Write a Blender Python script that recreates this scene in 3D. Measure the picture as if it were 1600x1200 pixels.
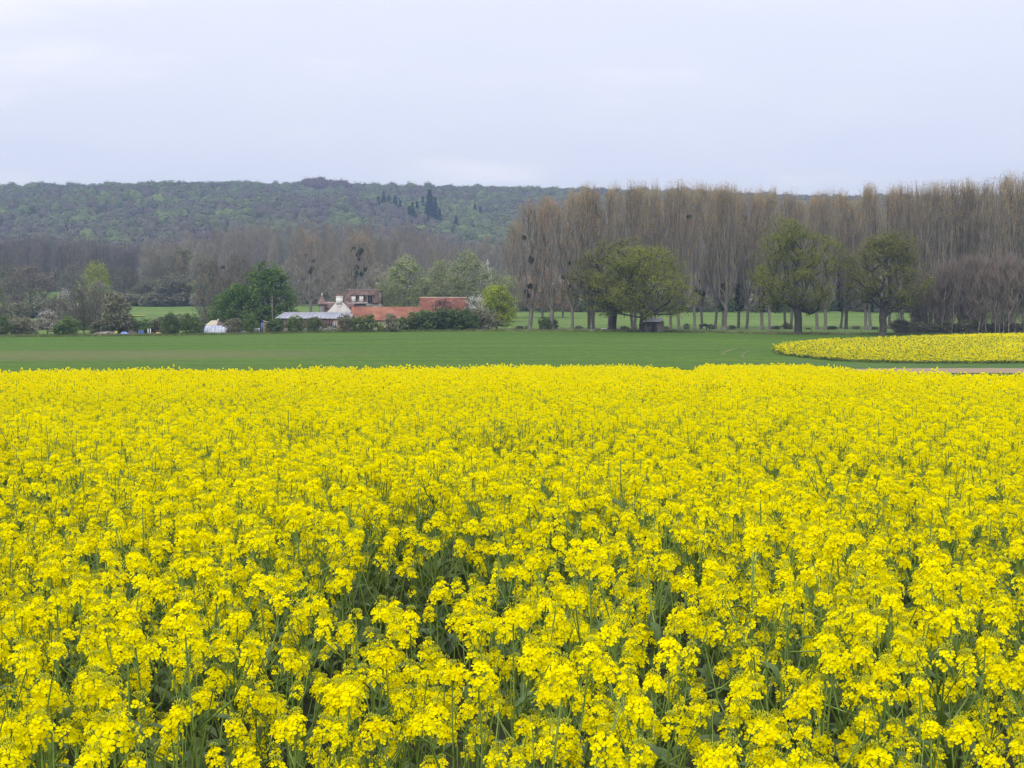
import bpy, math, random
import numpy as np
from mathutils import Matrix, Vector, Euler

# ------------------------------------------------------------------ camera, sky, sun, exposure
SC = bpy.context.scene
COL = SC.collection
for o in list(bpy.data.objects):
    bpy.data.objects.remove(o)
F = 2222.2                      # focal length in photo pixels
HOR = 497.0                     # horizon row of the photo
PITCH = math.atan((600 - HOR) / F)
cam_data = bpy.data.cameras.new('camera')
cam_data.sensor_width = 36.0
cam_data.lens = 50.0
cam_data.clip_start = 0.05
cam_data.clip_end = 9000
cam = bpy.data.objects.new('camera', cam_data)
COL.objects.link(cam)
cam.location = (0, 0, 0)
cam.rotation_euler = (math.radians(90) - PITCH, 0, 0)
SC.camera = cam

SUN_EL, SUN_AZ = math.radians(48), math.radians(205)     # azimuth clockwise from +Y
world = bpy.data.worlds.new('World')
SC.world = world
world.use_nodes = True
nt = world.node_tree
nt.nodes.clear()
N = nt.nodes.new
L = nt.links.new
out = N('ShaderNodeOutputWorld')
sky = N('ShaderNodeTexSky'); sky.sky_type = 'NISHITA'; sky.sun_disc = False
sky.sun_elevation = SUN_EL; sky.sun_rotation = SUN_AZ
sky.air_density = 1.0; sky.dust_density = 2.0
bg1 = N('ShaderNodeBackground'); bg1.inputs[1].default_value = 0.10
L(sky.outputs[0], bg1.inputs[0])
tc = N('ShaderNodeTexCoord')
sep = N('ShaderNodeSeparateXYZ'); L(tc.outputs['Generated'], sep.inputs[0])
# cloud layer: direction divided by height above the horizon gives a flat cloud deck
addz = N('ShaderNodeMath'); addz.operation = 'ADD'; addz.inputs[1].default_value = 0.10
absz = N('ShaderNodeMath'); absz.operation = 'ABSOLUTE'; L(sep.outputs[2], absz.inputs[0]); L(absz.outputs[0], addz.inputs[0])
dx = N('ShaderNodeMath'); dx.operation = 'DIVIDE'; L(sep.outputs[0], dx.inputs[0]); L(addz.outputs[0], dx.inputs[1])
dy = N('ShaderNodeMath'); dy.operation = 'DIVIDE'; L(sep.outputs[1], dy.inputs[0]); L(addz.outputs[0], dy.inputs[1])
cmb = N('ShaderNodeCombineXYZ'); L(dx.outputs[0], cmb.inputs[0]); L(dy.outputs[0], cmb.inputs[1])
mp = N('ShaderNodeMapping'); mp.inputs['Location'].default_value = (48.49, 24.07, 0); mp.inputs['Scale'].default_value = (0.95, 0.95, 1)
L(cmb.outputs[0], mp.inputs[0])
nz = N('ShaderNodeTexNoise'); nz.inputs['Scale'].default_value = 1.0; nz.inputs['Detail'].default_value = 5; nz.inputs['Roughness'].default_value = 0.5
L(mp.outputs[0], nz.inputs['Vector'])
rmp = N('ShaderNodeValToRGB')
rmp.color_ramp.elements[0].position = 0.34; rmp.color_ramp.elements[0].color = (0.735, 0.76, 0.885, 1)
rmp.color_ramp.elements[1].position = 0.72; rmp.color_ramp.elements[1].color = (0.95, 0.925, 0.975, 1)
e = rmp.color_ramp.elements.new(0.56); e.color = (0.775, 0.79, 0.90, 1)
L(nz.outputs[0], rmp.inputs[0])
bg2 = N('ShaderNodeBackground'); bg2.inputs[1].default_value = 1.0
L(rmp.outputs[0], bg2.inputs[0])
gr = N('ShaderNodeMath'); gr.operation = 'MULTIPLY_ADD'; gr.inputs[1].default_value = 0.75; gr.inputs[2].default_value = 0.88
L(absz.outputs[0], gr.inputs[0]); L(gr.outputs[0], bg2.inputs[1])
mix = N('ShaderNodeMixShader'); mix.inputs[0].default_value = 0.94
L(bg1.outputs[0], mix.inputs[1]); L(bg2.outputs[0], mix.inputs[2])
L(mix.outputs[0], out.inputs[0])

sun_d = bpy.data.lights.new('sun', 'SUN'); sun_d.energy = 1.5; sun_d.angle = math.radians(10); sun_d.color = (1.0, 0.95, 0.87)
sun = bpy.data.objects.new('sun', sun_d); COL.objects.link(sun)
sdir = Vector((math.sin(SUN_AZ) * math.cos(SUN_EL), math.cos(SUN_AZ) * math.cos(SUN_EL), math.sin(SUN_EL)))
sun.rotation_euler = sdir.to_track_quat('Z', 'Y').to_euler()

vs = SC.view_settings
SC.display_settings.display_device = 'sRGB'
vs.view_transform = 'Standard'; vs.look = 'None'; vs.exposure = 0.28; vs.gamma = 1.0; vs.use_curve_mapping = False
cy = SC.cycles
cy.max_bounces = 6; cy.diffuse_bounces = 3; cy.glossy_bounces = 2; cy.transmission_bounces = 4
cy.volume_bounces = 0; cy.use_denoising = True; cy.denoiser = 'OPENIMAGEDENOISE'; cy.denoising_input_passes = 'RGB_ALBEDO_NORMAL'; cy.denoising_prefilter = 'ACCURATE'
cy.sample_clamp_indirect = 6
cy.filter_width = 1.4

HAZE_DENSITY = 0.00024

# ------------------------------------------------------------------ materials
def hexl(r, g, b):
    f = lambda c: (c / 255 / 12.92) if c / 255 <= 0.04045 else ((c / 255 + 0.055) / 1.055) ** 2.4
    return (f(r), f(g), f(b))

def mat(name, c1, c2=None, scale=2.0, rough=0.8, bump=0.0, trans=0.0, rnd=0.0, spec=0.2, rand_ramp=None, stretch=None, detail=4, tint=None):
    """noise-mixed diffuse surface; trans adds light through thin leaves; rnd varies brightness from object to object"""
    m = bpy.data.materials.new(name); m.use_nodes = True
    t = m.node_tree; t.nodes.clear(); N = t.nodes.new; L = t.links.new
    o = N('ShaderNodeOutputMaterial')
    p = N('ShaderNodeBsdfPrincipled')
    p.inputs['Roughness'].default_value = rough
    p.inputs['Specular IOR Level'].default_value = spec
    col = None
    if rand_ramp:
        oi = N('ShaderNodeObjectInfo')
        r = N('ShaderNodeValToRGB'); r.color_ramp.interpolation = 'LINEAR'
        els = r.color_ramp.elements
        while len(els) < len(rand_ramp): els.new(0.5)
        for i, (pos, c) in enumerate(rand_ramp):
            els[i].position = pos; els[i].color = (*c, 1)
        nn = N('ShaderNodeTexNoise'); nn.inputs['Scale'].default_value = 0.016; nn.inputs['Detail'].default_value = 2; L(oi.outputs['Location'], nn.inputs['Vector'])
        m1 = N('ShaderNodeMath'); m1.operation = 'MULTIPLY_ADD'; m1.inputs[1].default_value = 1.5; m1.inputs[2].default_value = -0.40; L(nn.outputs[0], m1.inputs[0])
        m2 = N('ShaderNodeMath'); m2.operation = 'MULTIPLY_ADD'; m2.inputs[1].default_value = 0.45; L(oi.outputs['Random'], m2.inputs[0]); L(m1.outputs[0], m2.inputs[2])
        L(m2.outputs[0], r.inputs[0]); col = r.outputs[0]
    elif c2 is not None:
        tcn = N('ShaderNodeTexCoord')
        n = N('ShaderNodeTexNoise'); n.inputs['Scale'].default_value = scale; n.inputs['Detail'].default_value = detail
        n.inputs['Roughness'].default_value = 0.6
        if stretch:
            mpn = N('ShaderNodeMapping'); mpn.inputs['Scale'].default_value = stretch
            L(tcn.outputs['Object'], mpn.inputs[0]); L(mpn.outputs[0], n.inputs['Vector'])
        else:
            L(tcn.outputs['Object'], n.inputs['Vector'])
        r = N('ShaderNodeValToRGB')
        r.color_ramp.elements[0].position = 0.36; r.color_ramp.elements[0].color = (*c1, 1)
        r.color_ramp.elements[1].position = 0.64; r.color_ramp.elements[1].color = (*c2, 1)
        L(n.outputs[0], r.inputs[0]); col = r.outputs[0]
        if bump:
            b = N('ShaderNodeBump'); b.inputs['Strength'].default_value = bump
            L(n.outputs[0], b.inputs['Height']); L(b.outputs[0], p.inputs['Normal'])
    if col is None:
        rgb = N('ShaderNodeRGB'); rgb.outputs[0].default_value = (*c1, 1); col = rgb.outputs[0]
    if rnd:
        oi = N('ShaderNodeObjectInfo')
        mr = N('ShaderNodeMapRange'); mr.inputs['To Min'].default_value = 1 - rnd; mr.inputs['To Max'].default_value = 1 + rnd
        L(oi.outputs['Random'], mr.inputs['Value'])
        hs = N('ShaderNodeHueSaturation'); L(mr.outputs[0], hs.inputs['Value']); L(col, hs.inputs['Color'])
        col = hs.outputs[0]
    L(col, p.inputs['Base Color'])
    if trans:
        tr = N('ShaderNodeBsdfTranslucent'); L(col, tr.inputs['Color'])
        mx = N('ShaderNodeMixShader'); mx.inputs[0].default_value = trans
        L(p.outputs[0], mx.inputs[1]); L(tr.outputs[0], mx.inputs[2]); L(mx.outputs[0], o.inputs[0])
    else:
        L(p.outputs[0], o.inputs[0])
    return m

M = {}
M['petal'] = mat('rape_petal', (0.98, 0.84, 0.0008), (0.985, 0.92, 0.001), 60, 0.7, trans=0.42, rnd=0.05, spec=0.0)
M['pale_petal'] = mat('faded_petal', (0.85, 0.78, 0.38), None, trans=0.3)
M['bud'] = mat('rape_bud', (0.42, 0.45, 0.02), (0.58, 0.57, 0.02), 90, 0.6, trans=0.1, rnd=0.1)
M['stem'] = mat('rape_stem', (0.13, 0.21, 0.035), (0.21, 0.30, 0.06), 12, 0.5, rnd=0.15, spec=0.35)
M['rleaf'] = mat('rape_leaf', (0.085, 0.145, 0.03), (0.16, 0.225, 0.075), 9, 0.45, trans=0.3, rnd=0.15, spec=0.4)
M['bark'] = mat('oak_bark', (0.06, 0.052, 0.042), (0.12, 0.105, 0.085), 3, 0.95, 0.4, stretch=(2, 2, 0.5))
M['poplar_bark'] = mat('poplar_bark', (0.15, 0.135, 0.115), (0.25, 0.225, 0.19), 2, 0.95, 0.3, stretch=(2, 2, 0.4))
M['twig'] = mat('poplar_twig', (0.205, 0.165, 0.105), (0.31, 0.25, 0.165), 0.25, 0.9, rnd=0.15)
M['ochre'] = mat('poplar_buds', (0.42, 0.28, 0.095), (0.54, 0.37, 0.13), 0.3, 0.8, trans=0.3, rnd=0.15)
M['rust'] = mat('rusty_buds', (0.48, 0.27, 0.16), (0.55, 0.34, 0.19), 0.3, 0.8, trans=0.3, rnd=0.1)
M['oak_leaf'] = mat('young_oak_leaf', (0.185, 0.215, 0.024), (0.30, 0.315, 0.034), 0.35, 0.6, trans=0.45, rnd=0.1)
M['oak_leaf_dull'] = mat('dull_young_oak_leaf', (0.15, 0.165, 0.026), (0.25, 0.25, 0.038), 0.35, 0.6, trans=0.45, rnd=0.1)
M['chestnut_leaf'] = mat('chestnut_leaf', (0.06, 0.13, 0.02), (0.15, 0.24, 0.04), 0.45, 0.6, trans=0.3)
M['lime_leaf'] = mat('bright_leaf', (0.30, 0.37, 0.03), (0.42, 0.46, 0.045), 0.5, 0.6, trans=0.35)
M['willow_leaf'] = mat('willow_leaf', (0.22, 0.27, 0.10), (0.31, 0.35, 0.14), 0.3, 0.7, trans=0.3, rnd=0.2)
M['grey_leaf'] = mat('grey_green_leaf', (0.19, 0.20, 0.11), (0.27, 0.27, 0.16), 0.3, 0.7, trans=0.3, rnd=0.2)
M['brown_bud'] = mat('brown_bud', (0.20, 0.165, 0.11), (0.28, 0.235, 0.16), 0.3, 0.8, trans=0.2, rnd=0.2)
M['dark_twig'] = mat('dark_twig', (0.14, 0.12, 0.095), (0.20, 0.17, 0.135), 0.3, 0.9, rnd=0.15)
M['grey_twig'] = mat('grey_twig', (0.235, 0.215, 0.175), (0.33, 0.30, 0.25), 0.25, 0.9, rnd=0.15)
M['thicket_twig'] = mat('thicket_twig', (0.175, 0.14, 0.11), (0.25, 0.20, 0.16), 0.25, 0.9, rnd=0.15)
M['blossom'] = mat('white_blossom', (0.62, 0.60, 0.55), (0.80, 0.78, 0.74), 1.5, 0.7, trans=0.3)
M['pink_blossom'] = mat('dull_blossom', (0.42, 0.38, 0.33), (0.58, 0.54, 0.48), 1.5, 0.7, trans=0.3)
M['purple_leaf'] = mat('purple_leaf', (0.085, 0.028, 0.038), (0.14, 0.05, 0.06), 0.8, 0.6, trans=0.2)
M['hedge_leaf'] = mat('hedge_leaf', (0.07, 0.12, 0.028), (0.15, 0.205, 0.05), 0.8, 0.6, trans=0.25, rnd=0.15)
M['bush_leaf'] = mat('bush_leaf', (0.09, 0.15, 0.03), (0.17, 0.235, 0.05), 1.0, 0.6, trans=0.25, rnd=0.25)
M['dull_bush'] = mat('dull_bush_leaf', (0.18, 0.175, 0.10), (0.26, 0.25, 0.145), 1.0, 0.7, trans=0.25, rnd=0.25)
M['mistletoe'] = mat('mistletoe', (0.035, 0.05, 0.015), (0.075, 0.095, 0.03), 1.5, 0.7, trans=0.2)
M['ivy'] = mat('ivy', (0.02, 0.035, 0.012), (0.05, 0.07, 0.022), 1.5, 0.5, trans=0.1)
M['conifer'] = mat('conifer_needles', (0.02, 0.04, 0.03), (0.04, 0.06, 0.04), 0.4, 0.8)
M['hill_tree'] = mat('hill_crown', (0, 0, 0), rough=0.9, rand_ramp=[
    (0.0, (0.085, 0.07, 0.075)), (0.25, (0.11, 0.09, 0.085)), (0.45, (0.115, 0.10, 0.08)),
    (0.62, (0.115, 0.12, 0.07)), (0.76, (0.12, 0.145, 0.065)), (0.9, (0.14, 0.17, 0.07)), (1.0, (0.17, 0.21, 0.08))])
M['hill_green'] = mat('hill_crown_green', (0, 0, 0), rough=0.9, rand_ramp=[
    (0.0, (0.09, 0.095, 0.06)), (0.5, (0.10, 0.12, 0.055)), (1.0, (0.14, 0.175, 0.065))])
M['hill_purple'] = mat('hill_crown_purple', (0.095, 0.06, 0.07), (0.12, 0.08, 0.085), 0.2, 0.9)
M['white_paint'] = mat('white_paint', (0.72, 0.71, 0.68), (0.80, 0.79, 0.77), 3, 0.6)
M['render'] = mat('cream_render', (0.68, 0.635, 0.57), (0.80, 0.77, 0.71), 0.9, 0.9, 0.1, stretch=(1, 1, 0.35))
M['cream'] = mat('cream_wall', (0.50, 0.43, 0.30), (0.62, 0.55, 0.42), 0.8, 0.9, 0.1)
M['stone'] = mat('grey_stone', (0.22, 0.20, 0.17), (0.34, 0.31, 0.27), 2.0, 0.9, 0.3)
M['dark'] = mat('dark_opening', (0.02, 0.02, 0.022))
M['glass'] = mat('window_glass', (0.10, 0.12, 0.14), rough=0.15, spec=0.6)
M['wood'] = mat('weathered_boards', (0.15, 0.125, 0.105), (0.24, 0.20, 0.17), 1.5, 0.9, 0.2, stretch=(3, 3, 0.4), rnd=0.12)
M['wood_red'] = mat('reddish_boards', (0.17, 0.10, 0.085), (0.24, 0.16, 0.14), 1.5, 0.9, 0.2, stretch=(3, 3, 0.4), rnd=0.12)
M['brick'] = mat('pale_brick', (0.30, 0.19, 0.12), (0.40, 0.27, 0.18), 2.0, 0.9, 0.2)
M['zinc'] = mat('zinc_sheet', (0.30, 0.30, 0.335), (0.46, 0.465, 0.51), 0.7, 0.5, stretch=(1.5, .4, 1), rnd=0.10, spec=0.4)
M['old_sheet'] = mat('weathered_sheet', (0.27, 0.26, 0.27), (0.42, 0.41, 0.43), 1.3, 0.7, rnd=0.1)
M['tile_red'] = mat('red_roof_tiles', (0.26, 0.105, 0.07), (0.42, 0.195, 0.12), 0.55, 0.9, 0.2, detail=8, stretch=(1, 1, 1.5))
M['tile_red2'] = mat('dull_red_roof_tiles', (0.20, 0.08, 0.055), (0.31, 0.14, 0.095), 0.9, 0.9, 0.2, detail=8)
M['tile_brown'] = mat('brown_roof_tiles', (0.135, 0.085, 0.072), (0.25, 0.175, 0.15), 1.0, 0.9, 0.2, detail=8)
M['ridge'] = mat('pale_ridge_tiles', (0.45, 0.33, 0.27), (0.58, 0.46, 0.40), 2, 0.9)
M['tin'] = mat('pale_tin_roof', (0.50, 0.50, 0.53), (0.66, 0.66, 0.69), 1.5, 0.5)
M['tarp_blue'] = mat('blue_tarp', (0.10, 0.16, 0.50), (0.35, 0.47, 0.75), 2, 0.5)
M['blue_plastic'] = mat('blue_plastic', (0.10, 0.16, 0.42), rough=0.4)
M['orange'] = mat('orange_heap', (0.55, 0.27, 0.12), (0.65, 0.36, 0.18), 2, 0.8)
M['yellow_plastic'] = mat('yellow_plastic', (0.60, 0.50, 0.08), rough=0.5)
M['rubble'] = mat('rubble', (0.17, 0.14, 0.12), (0.36, 0.31, 0.28), 2.5, 0.9, 0.4)
M['film'] = mat('polytunnel_film', (0.52, 0.55, 0.68), (0.74, 0.77, 0.88), 1.2, 0.35, trans=0.3)
M['horse'] = mat('black_coat', (0.012, 0.011, 0.015), (0.03, 0.027, 0.03), 2, 0.5)
M['wire'] = mat('wire', (0.3, 0.3, 0.3), rough=0.5)
M['post'] = mat('fence_post', (0.14, 0.12, 0.09), (0.22, 0.19, 0.15), 4, 0.9)
M['straw'] = mat('straw_grass', (0.30, 0.29, 0.11), (0.42, 0.38, 0.20), 0.2, 0.8, trans=0.3, rnd=0.25)
M['rough_green'] = mat('rough_grass', (0.12, 0.17, 0.04), (0.20, 0.24, 0.07), 0.2, 0.8, trans=0.3, rnd=0.25)

def ground_mat(name, cols, s1, s2, stretch2=(0.05, 1, 1), bump=0.3, patch=None):
    """two scales of noise in world metres; patch = (colour, x, y, rx, ry) gives a worn area a place of its own"""
    m = bpy.data.materials.new(name); m.use_nodes = True
    t = m.node_tree; t.nodes.clear(); N = t.nodes.new; L = t.links.new
    o = N('ShaderNodeOutputMaterial'); p = N('ShaderNodeBsdfPrincipled')
    p.inputs['Roughness'].default_value = 0.95; p.inputs['Specular IOR Level'].default_value = 0.1
    g = N('ShaderNodeNewGeometry')
    n1 = N('ShaderNodeTexNoise'); n1.inputs['Scale'].default_value = s1; n1.inputs['Detail'].default_value = 6
    L(g.outputs['Position'], n1.inputs['Vector'])
    mpn = N('ShaderNodeMapping'); mpn.inputs['Scale'].default_value = stretch2
    L(g.outputs['Position'], mpn.inputs[0])
    n2 = N('ShaderNodeTexNoise'); n2.inputs['Scale'].default_value = s2; n2.inputs['Detail'].default_value = 5
    L(mpn.outputs[0], n2.inputs['Vector'])
    ad = N('ShaderNodeMath'); ad.operation = 'ADD'; L(n1.outputs[0], ad.inputs[0]); L(n2.outputs[0], ad.inputs[1])
    hf = N('ShaderNodeMath'); hf.operation = 'MULTIPLY'; hf.inputs[1].default_value = 0.5; L(ad.outputs[0], hf.inputs[0])
    r = N('ShaderNodeValToRGB'); els = r.color_ramp.elements
    while len(els) < len(cols): els.new(0.5)
    for i, c in enumerate(cols):
        els[i].position = 0.36 + 0.28 * i / (len(cols) - 1); els[i].color = (*c, 1)
    L(hf.outputs[0], r.inputs[0]); col = r.outputs[0]
    if patch:
        pc, px_, py_, rx, ry = patch
        sp = N('ShaderNodeSeparateXYZ'); L(g.outputs['Position'], sp.inputs[0])
        def q(sock, c, rr):
            a = N('ShaderNodeMath'); a.operation = 'SUBTRACT'; L(sock, a.inputs[0]); a.inputs[1].default_value = c
            b = N('ShaderNodeMath'); b.operation = 'DIVIDE'; L(a.outputs[0], b.inputs[0]); b.inputs[1].default_value = rr
            c2 = N('ShaderNodeMath'); c2.operation = 'POWER'; L(b.outputs[0], c2.inputs[0]); c2.inputs[1].default_value = 2
            return c2.outputs[0]
        s = N('ShaderNodeMath'); s.operation = 'ADD'; L(q(sp.outputs[0], px_, rx), s.inputs[0]); L(q(sp.outputs[1], py_, ry), s.inputs[1])
        s2_ = N('ShaderNodeMath'); s2_.operation = 'MULTIPLY_ADD'; L(n2.outputs[0], s2_.inputs[0]); s2_.inputs[1].default_value = 2.6; L(s.outputs[0], s2_.inputs[2])
        mr = N('ShaderNodeMapRange'); mr.inputs['From Min'].default_value = 2.3; mr.inputs['From Max'].default_value = 1.3
        L(s2_.outputs[0], mr.inputs['Value'])
        mm = N('ShaderNodeMath'); mm.operation = 'MULTIPLY'; mm.inputs[1].default_value = 0.6; L(mr.outputs[0], mm.inputs[0])
        mxc = N('ShaderNodeMix'); mxc.data_type = 'RGBA'
        L(mm.outputs[0], mxc.inputs[0]); L(col, mxc.inputs[6]); mxc.inputs[7].default_value = (*pc, 1)
        col = mxc.outputs[2]
    L(col, p.inputs['Base Color'])
    if bump:
        b = N('ShaderNodeBump'); b.inputs['Strength'].default_value = bump; b.inputs['Distance'].default_value = 0.3
        L(n1.outputs[0], b.inputs['Height']); L(b.outputs[0], p.inputs['Normal'])
    L(p.outputs[0], o.inputs[0])
    return m

M['meadow'] = ground_mat('meadow', [(0.080, 0.140, 0.028), (0.125, 0.19, 0.040), (0.175, 0.235, 0.06)], 0.45, 0.12)
M['wheat'] = ground_mat('young_wheat', [(0.046, 0.098, 0.011), (0.070, 0.135, 0.015), (0.118, 0.185, 0.022)], 0.9, 0.42, (0.05, 1, 1),
                        patch=((0.16, 0.145, 0.065), -55, 187, 42, 20))
M['soil'] = ground_mat('crop_soil', [(0.035, 0.04, 0.02), (0.05, 0.055, 0.028)], 3, 1, (1, 1, 1))
M['floor'] = ground_mat('forest_floor', [(0.10, 0.085, 0.06), (0.14, 0.125, 0.08), (0.12, 0.14, 0.06)], 0.1, 0.05, (1, 1, 1))
M['dirt'] = ground_mat('bare_dirt', [(0.27, 0.205, 0.12), (0.35, 0.27, 0.17)], 0.5, 0.3, (0.1, 1, 1))
M['track_dirt'] = ground_mat('track_dirt', [(0.085, 0.13, 0.03), (0.12, 0.155, 0.045), (0.20, 0.19, 0.085)], 0.5, 0.3, (1, 1, 1))
M['verge'] = ground_mat('verge_grass', [(0.055, 0.11, 0.022), (0.10, 0.165, 0.035)], 0.5, 0.3, (0.2, 1, 1))
M['far_rape'] = ground_mat('far_rape_strip', [(0.13, 0.18, 0.04), (0.32, 0.31, 0.035), (0.50, 0.44, 0.03)], 0.9, 0.5, (0.2, 1, 1))

# ------------------------------------------------------------------ object helpers
def link(name, mesh, mats=None, parent=None, loc=None):
    if mats:
        for m in mats: mesh.materials.append(M[m] if isinstance(m, str) else m)
    o = bpy.data.objects.new(name, mesh); COL.objects.link(o)
    if loc is not None: o.location = loc
    if parent is not None: o.parent = parent
    return o
def tag(o, label=None, cat=None, group=None, kind=None):
    if label: o['label'] = label
    if cat: o['category'] = cat
    if group: o['group'] = group
    if kind: o['kind'] = kind
    return o
def empty(name, loc, label, cat, group=None, rz=0.0):
    o = bpy.data.objects.new(name, None); COL.objects.link(o); o.empty_display_size = 0.5
    o.location = loc; o.rotation_euler = (0, 0, rz)
    return tag(o, label, cat, group)

class MB:
    """numpy mesh collector: polygons of 3 or 4 corners with a material index each"""
    def __init__(s): s.v = []; s.n = 0; s.f = {3: [], 4: []}; s.m = {3: [], 4: []}
    def add(s, v, f, mi=0):
        v = np.asarray(v, float).reshape(-1, 3); f = np.asarray(f, int)
        if len(f) == 0: return s
        k = f.shape[1]; s.v.append(v); s.f[k].append(f + s.n)
        s.m[k].append(np.full(len(f), mi) if np.isscalar(mi) else np.asarray(mi)); s.n += len(v)
        return s
    def join(s, o, mtx=None, remap=None):
        if not o.v: return s
        v = np.concatenate(o.v)
        if mtx is not None: v = v @ np.array(mtx)[:3, :3].T + np.array(mtx)[:3, 3]
        s.v.append(v)
        for k in (3, 4):
            for f, m in zip(o.f[k], o.m[k]):
                s.f[k].append(f + s.n); s.m[k].append(m if remap is None else np.asarray(remap)[m])
        s.n += len(v); return s
    def mesh(s, name, smooth=False):
        me = bpy.data.meshes.new(name)
        v = np.concatenate(s.v) if s.v else np.zeros((0, 3))
        F3 = np.concatenate(s.f[3]) if s.f[3] else np.zeros((0, 3), int)
        F4 = np.concatenate(s.f[4]) if s.f[4] else np.zeros((0, 4), int)
        mi = np.concatenate([np.concatenate(s.m[3]) if s.m[3] else np.zeros(0, int), np.concatenate(s.m[4]) if s.m[4] else np.zeros(0, int)])
        me.vertices.add(len(v)); me.vertices.foreach_set('co', v.astype(np.float32).ravel())
        li = np.concatenate([F3.ravel(), F4.ravel()]); me.loops.add(len(li)); me.loops.foreach_set('vertex_index', li.astype(np.int32))
        me.polygons.add(len(F3) + len(F4))
        st = np.concatenate([np.arange(len(F3)) * 3, len(F3) * 3 + np.arange(len(F4)) * 4]).astype(np.int32)
        me.polygons.foreach_set('loop_start', st)
        me.polygons.foreach_set('material_index', mi.astype(np.int32))
        if smooth: me.polygons.foreach_set('use_smooth', np.ones(len(st), bool))
        me.update(calc_edges=True); me.validate()
        return me
    def box(s, x0, x1, y0, y1, z0, z1, mi=0):
        v = [(x, y, z) for z in (z0, z1) for (x, y) in ((x0, y0), (x1, y0), (x1, y1), (x0, y1))]
        return s.add(v, [(0, 3, 2, 1), (4, 5, 6, 7), (0, 1, 5, 4), (1, 2, 6, 5), (2, 3, 7, 6), (3, 0, 4, 7)], mi)
    def prism(s, poly, y0, y1, mi=0):
        """polygon in x,z pushed from y0 to y1 (convex)"""
        n = len(poly); v = [(x, y0, z) for x, z in poly] + [(x, y1, z) for x, z in poly]
        s.add(v, [(i, (i + 1) % n, n + (i + 1) % n, n + i) for i in range(n)], mi)
        cap = [(0, i, i + 1) for i in range(1, n - 1)]
        s.add(v, cap, mi); s.add(v, [(n + a, n + c, n + b) for a, b, c in cap], mi)
        return s

def norm(a): return a / np.maximum(np.linalg.norm(a, axis=-1, keepdims=True), 1e-9)
def tubes(mb, p0, p1, r0, r1, k=4, mi=0):
    p0, p1 = np.asarray(p0, float), np.asarray(p1, float); n = len(p0)
    if n == 0: return
    d = norm(p1 - p0)
    ref = np.where(np.abs(d[:, 2:3]) > 0.9, np.array([[1.0, 0, 0]]), np.array([[0, 0, 1.0]]))
    a = norm(np.cross(d, ref)); b = np.cross(d, a)
    th = np.arange(k) / k * 2 * np.pi
    ring = a[:, None, :] * np.cos(th)[None, :, None] + b[:, None, :] * np.sin(th)[None, :, None]
    v0 = p0[:, None] + ring * np.asarray(r0)[:, None, None]; v1 = p1[:, None] + ring * np.asarray(r1)[:, None, None]
    v = np.concatenate([v0, v1], 1).reshape(-1, 3)
    i = np.arange(k); j = (i + 1) % k
    f = np.stack([i, j, j + k, i + k], 1)[None] + (np.arange(n) * 2 * k)[:, None, None]
    mb.add(v, f.reshape(-1, 4), mi)
def ribbons(mb, p, d, L, w, rng, mi=0):
    """thin tapering triangles from p along d"""
    n = len(p)
    if n == 0: return
    d = norm(d); s = norm(np.cross(d, rng.normal(size=(n, 3)))) * (np.asarray(w) / 2).reshape(-1, 1)
    v = np.stack([p - s, p + s, p + d * np.asarray(L).reshape(-1, 1)], 1).reshape(-1, 3)
    mb.add(v, np.arange(3 * n).reshape(-1, 3), mi)
def quads(mb, p, size, rng, mi=0, nrm=None, asp=1.0):
    n = len(p)
    if n == 0: return
    nn = norm(rng.normal(size=(n, 3)) if nrm is None else nrm + rng.normal(size=(n, 3)) * 0.45)
    a = norm(np.cross(nn, rng.normal(size=(n, 3)))); b = np.cross(nn, a)
    h = (np.asarray(size) / 2 * np.ones(n))[:, None]
    v = np.stack([p - a * h, p - b * h * asp, p + a * h, p + b * h * asp], 1).reshape(-1, 3)
    mb.add(v, np.arange(4 * n).reshape(-1, 4), mi)

# ------------------------------------------------------------------ terrain
ky = np.array([-200, -40, 0, 60, 150, 285, 330, 430, 600, 800, 1000, 1300, 1700, 1900, 6000.])
kz = np.array([-2.05, -2.05, -2.05, -3.46, -5.55, -2.95, -2.2, 0.7, 7.5, 19, 38, 95, 150, 156, 156.])
yy = np.arange(-300, 6001, 2.0)
zz = np.interp(yy, ky, kz)
def smooth(z, sig):
    k = np.exp(-0.5 * (np.arange(-int(3 * sig), int(3 * sig) + 1) / sig) ** 2); k /= k.sum()
    return np.convolve(np.pad(z, len(k) // 2, mode='edge'), k, mode='valid')
zs1, zs2 = smooth(zz, 5), smooth(zz, 35)
wgt = np.clip((yy - 380) / 200, 0, 1)
prof = zs1 * (1 - wgt) + zs2 * wgt
lat_a = [-0.5, -0.36, -0.24, -0.13, -0.02, 0.1, 0.2, 0.30, 0.5]
lat_z = [-0.8, -0.75, -0.45, 0.1, 0.32, 0.28, -0.25, -0.35, -0.4]
rid_x = np.array([-3000, -612, -230, -80, 54, 153, 344, 612, 3000])
rid_z = np.array([145, 145, 149, 146, 142, 139, 134, 134, 134]) / 152.0
def H(x, y):
    x = np.asarray(x, float); y = np.asarray(y, float)
    z = np.interp(y, yy, prof)
    a = x / np.maximum(y, 60)
    b = np.clip((y - 180) / 90, 0, 1) * np.clip((480 - y) / 120, 0, 1); b = b * b * (3 - 2 * b)
    z = z + np.interp(a, lat_a, lat_z) * b
    w = np.clip((y - 850) / 500, 0, 1)
    z = z * (1 + w * (np.interp(x, rid_x, rid_z) - 1))
    z = z + w * (5.0 * np.sin(x / 95 + y / 260) + 3 * np.sin(x / 41 - y / 90 + 1.3)) * np.clip((1650 - y) / 200, 0.15, 1)
    z = z + np.clip((y - 500) / 200, 0, 1) * 0.8 * np.sin(x / 37 + 2) * np.sin(y / 53)
    return z
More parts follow.
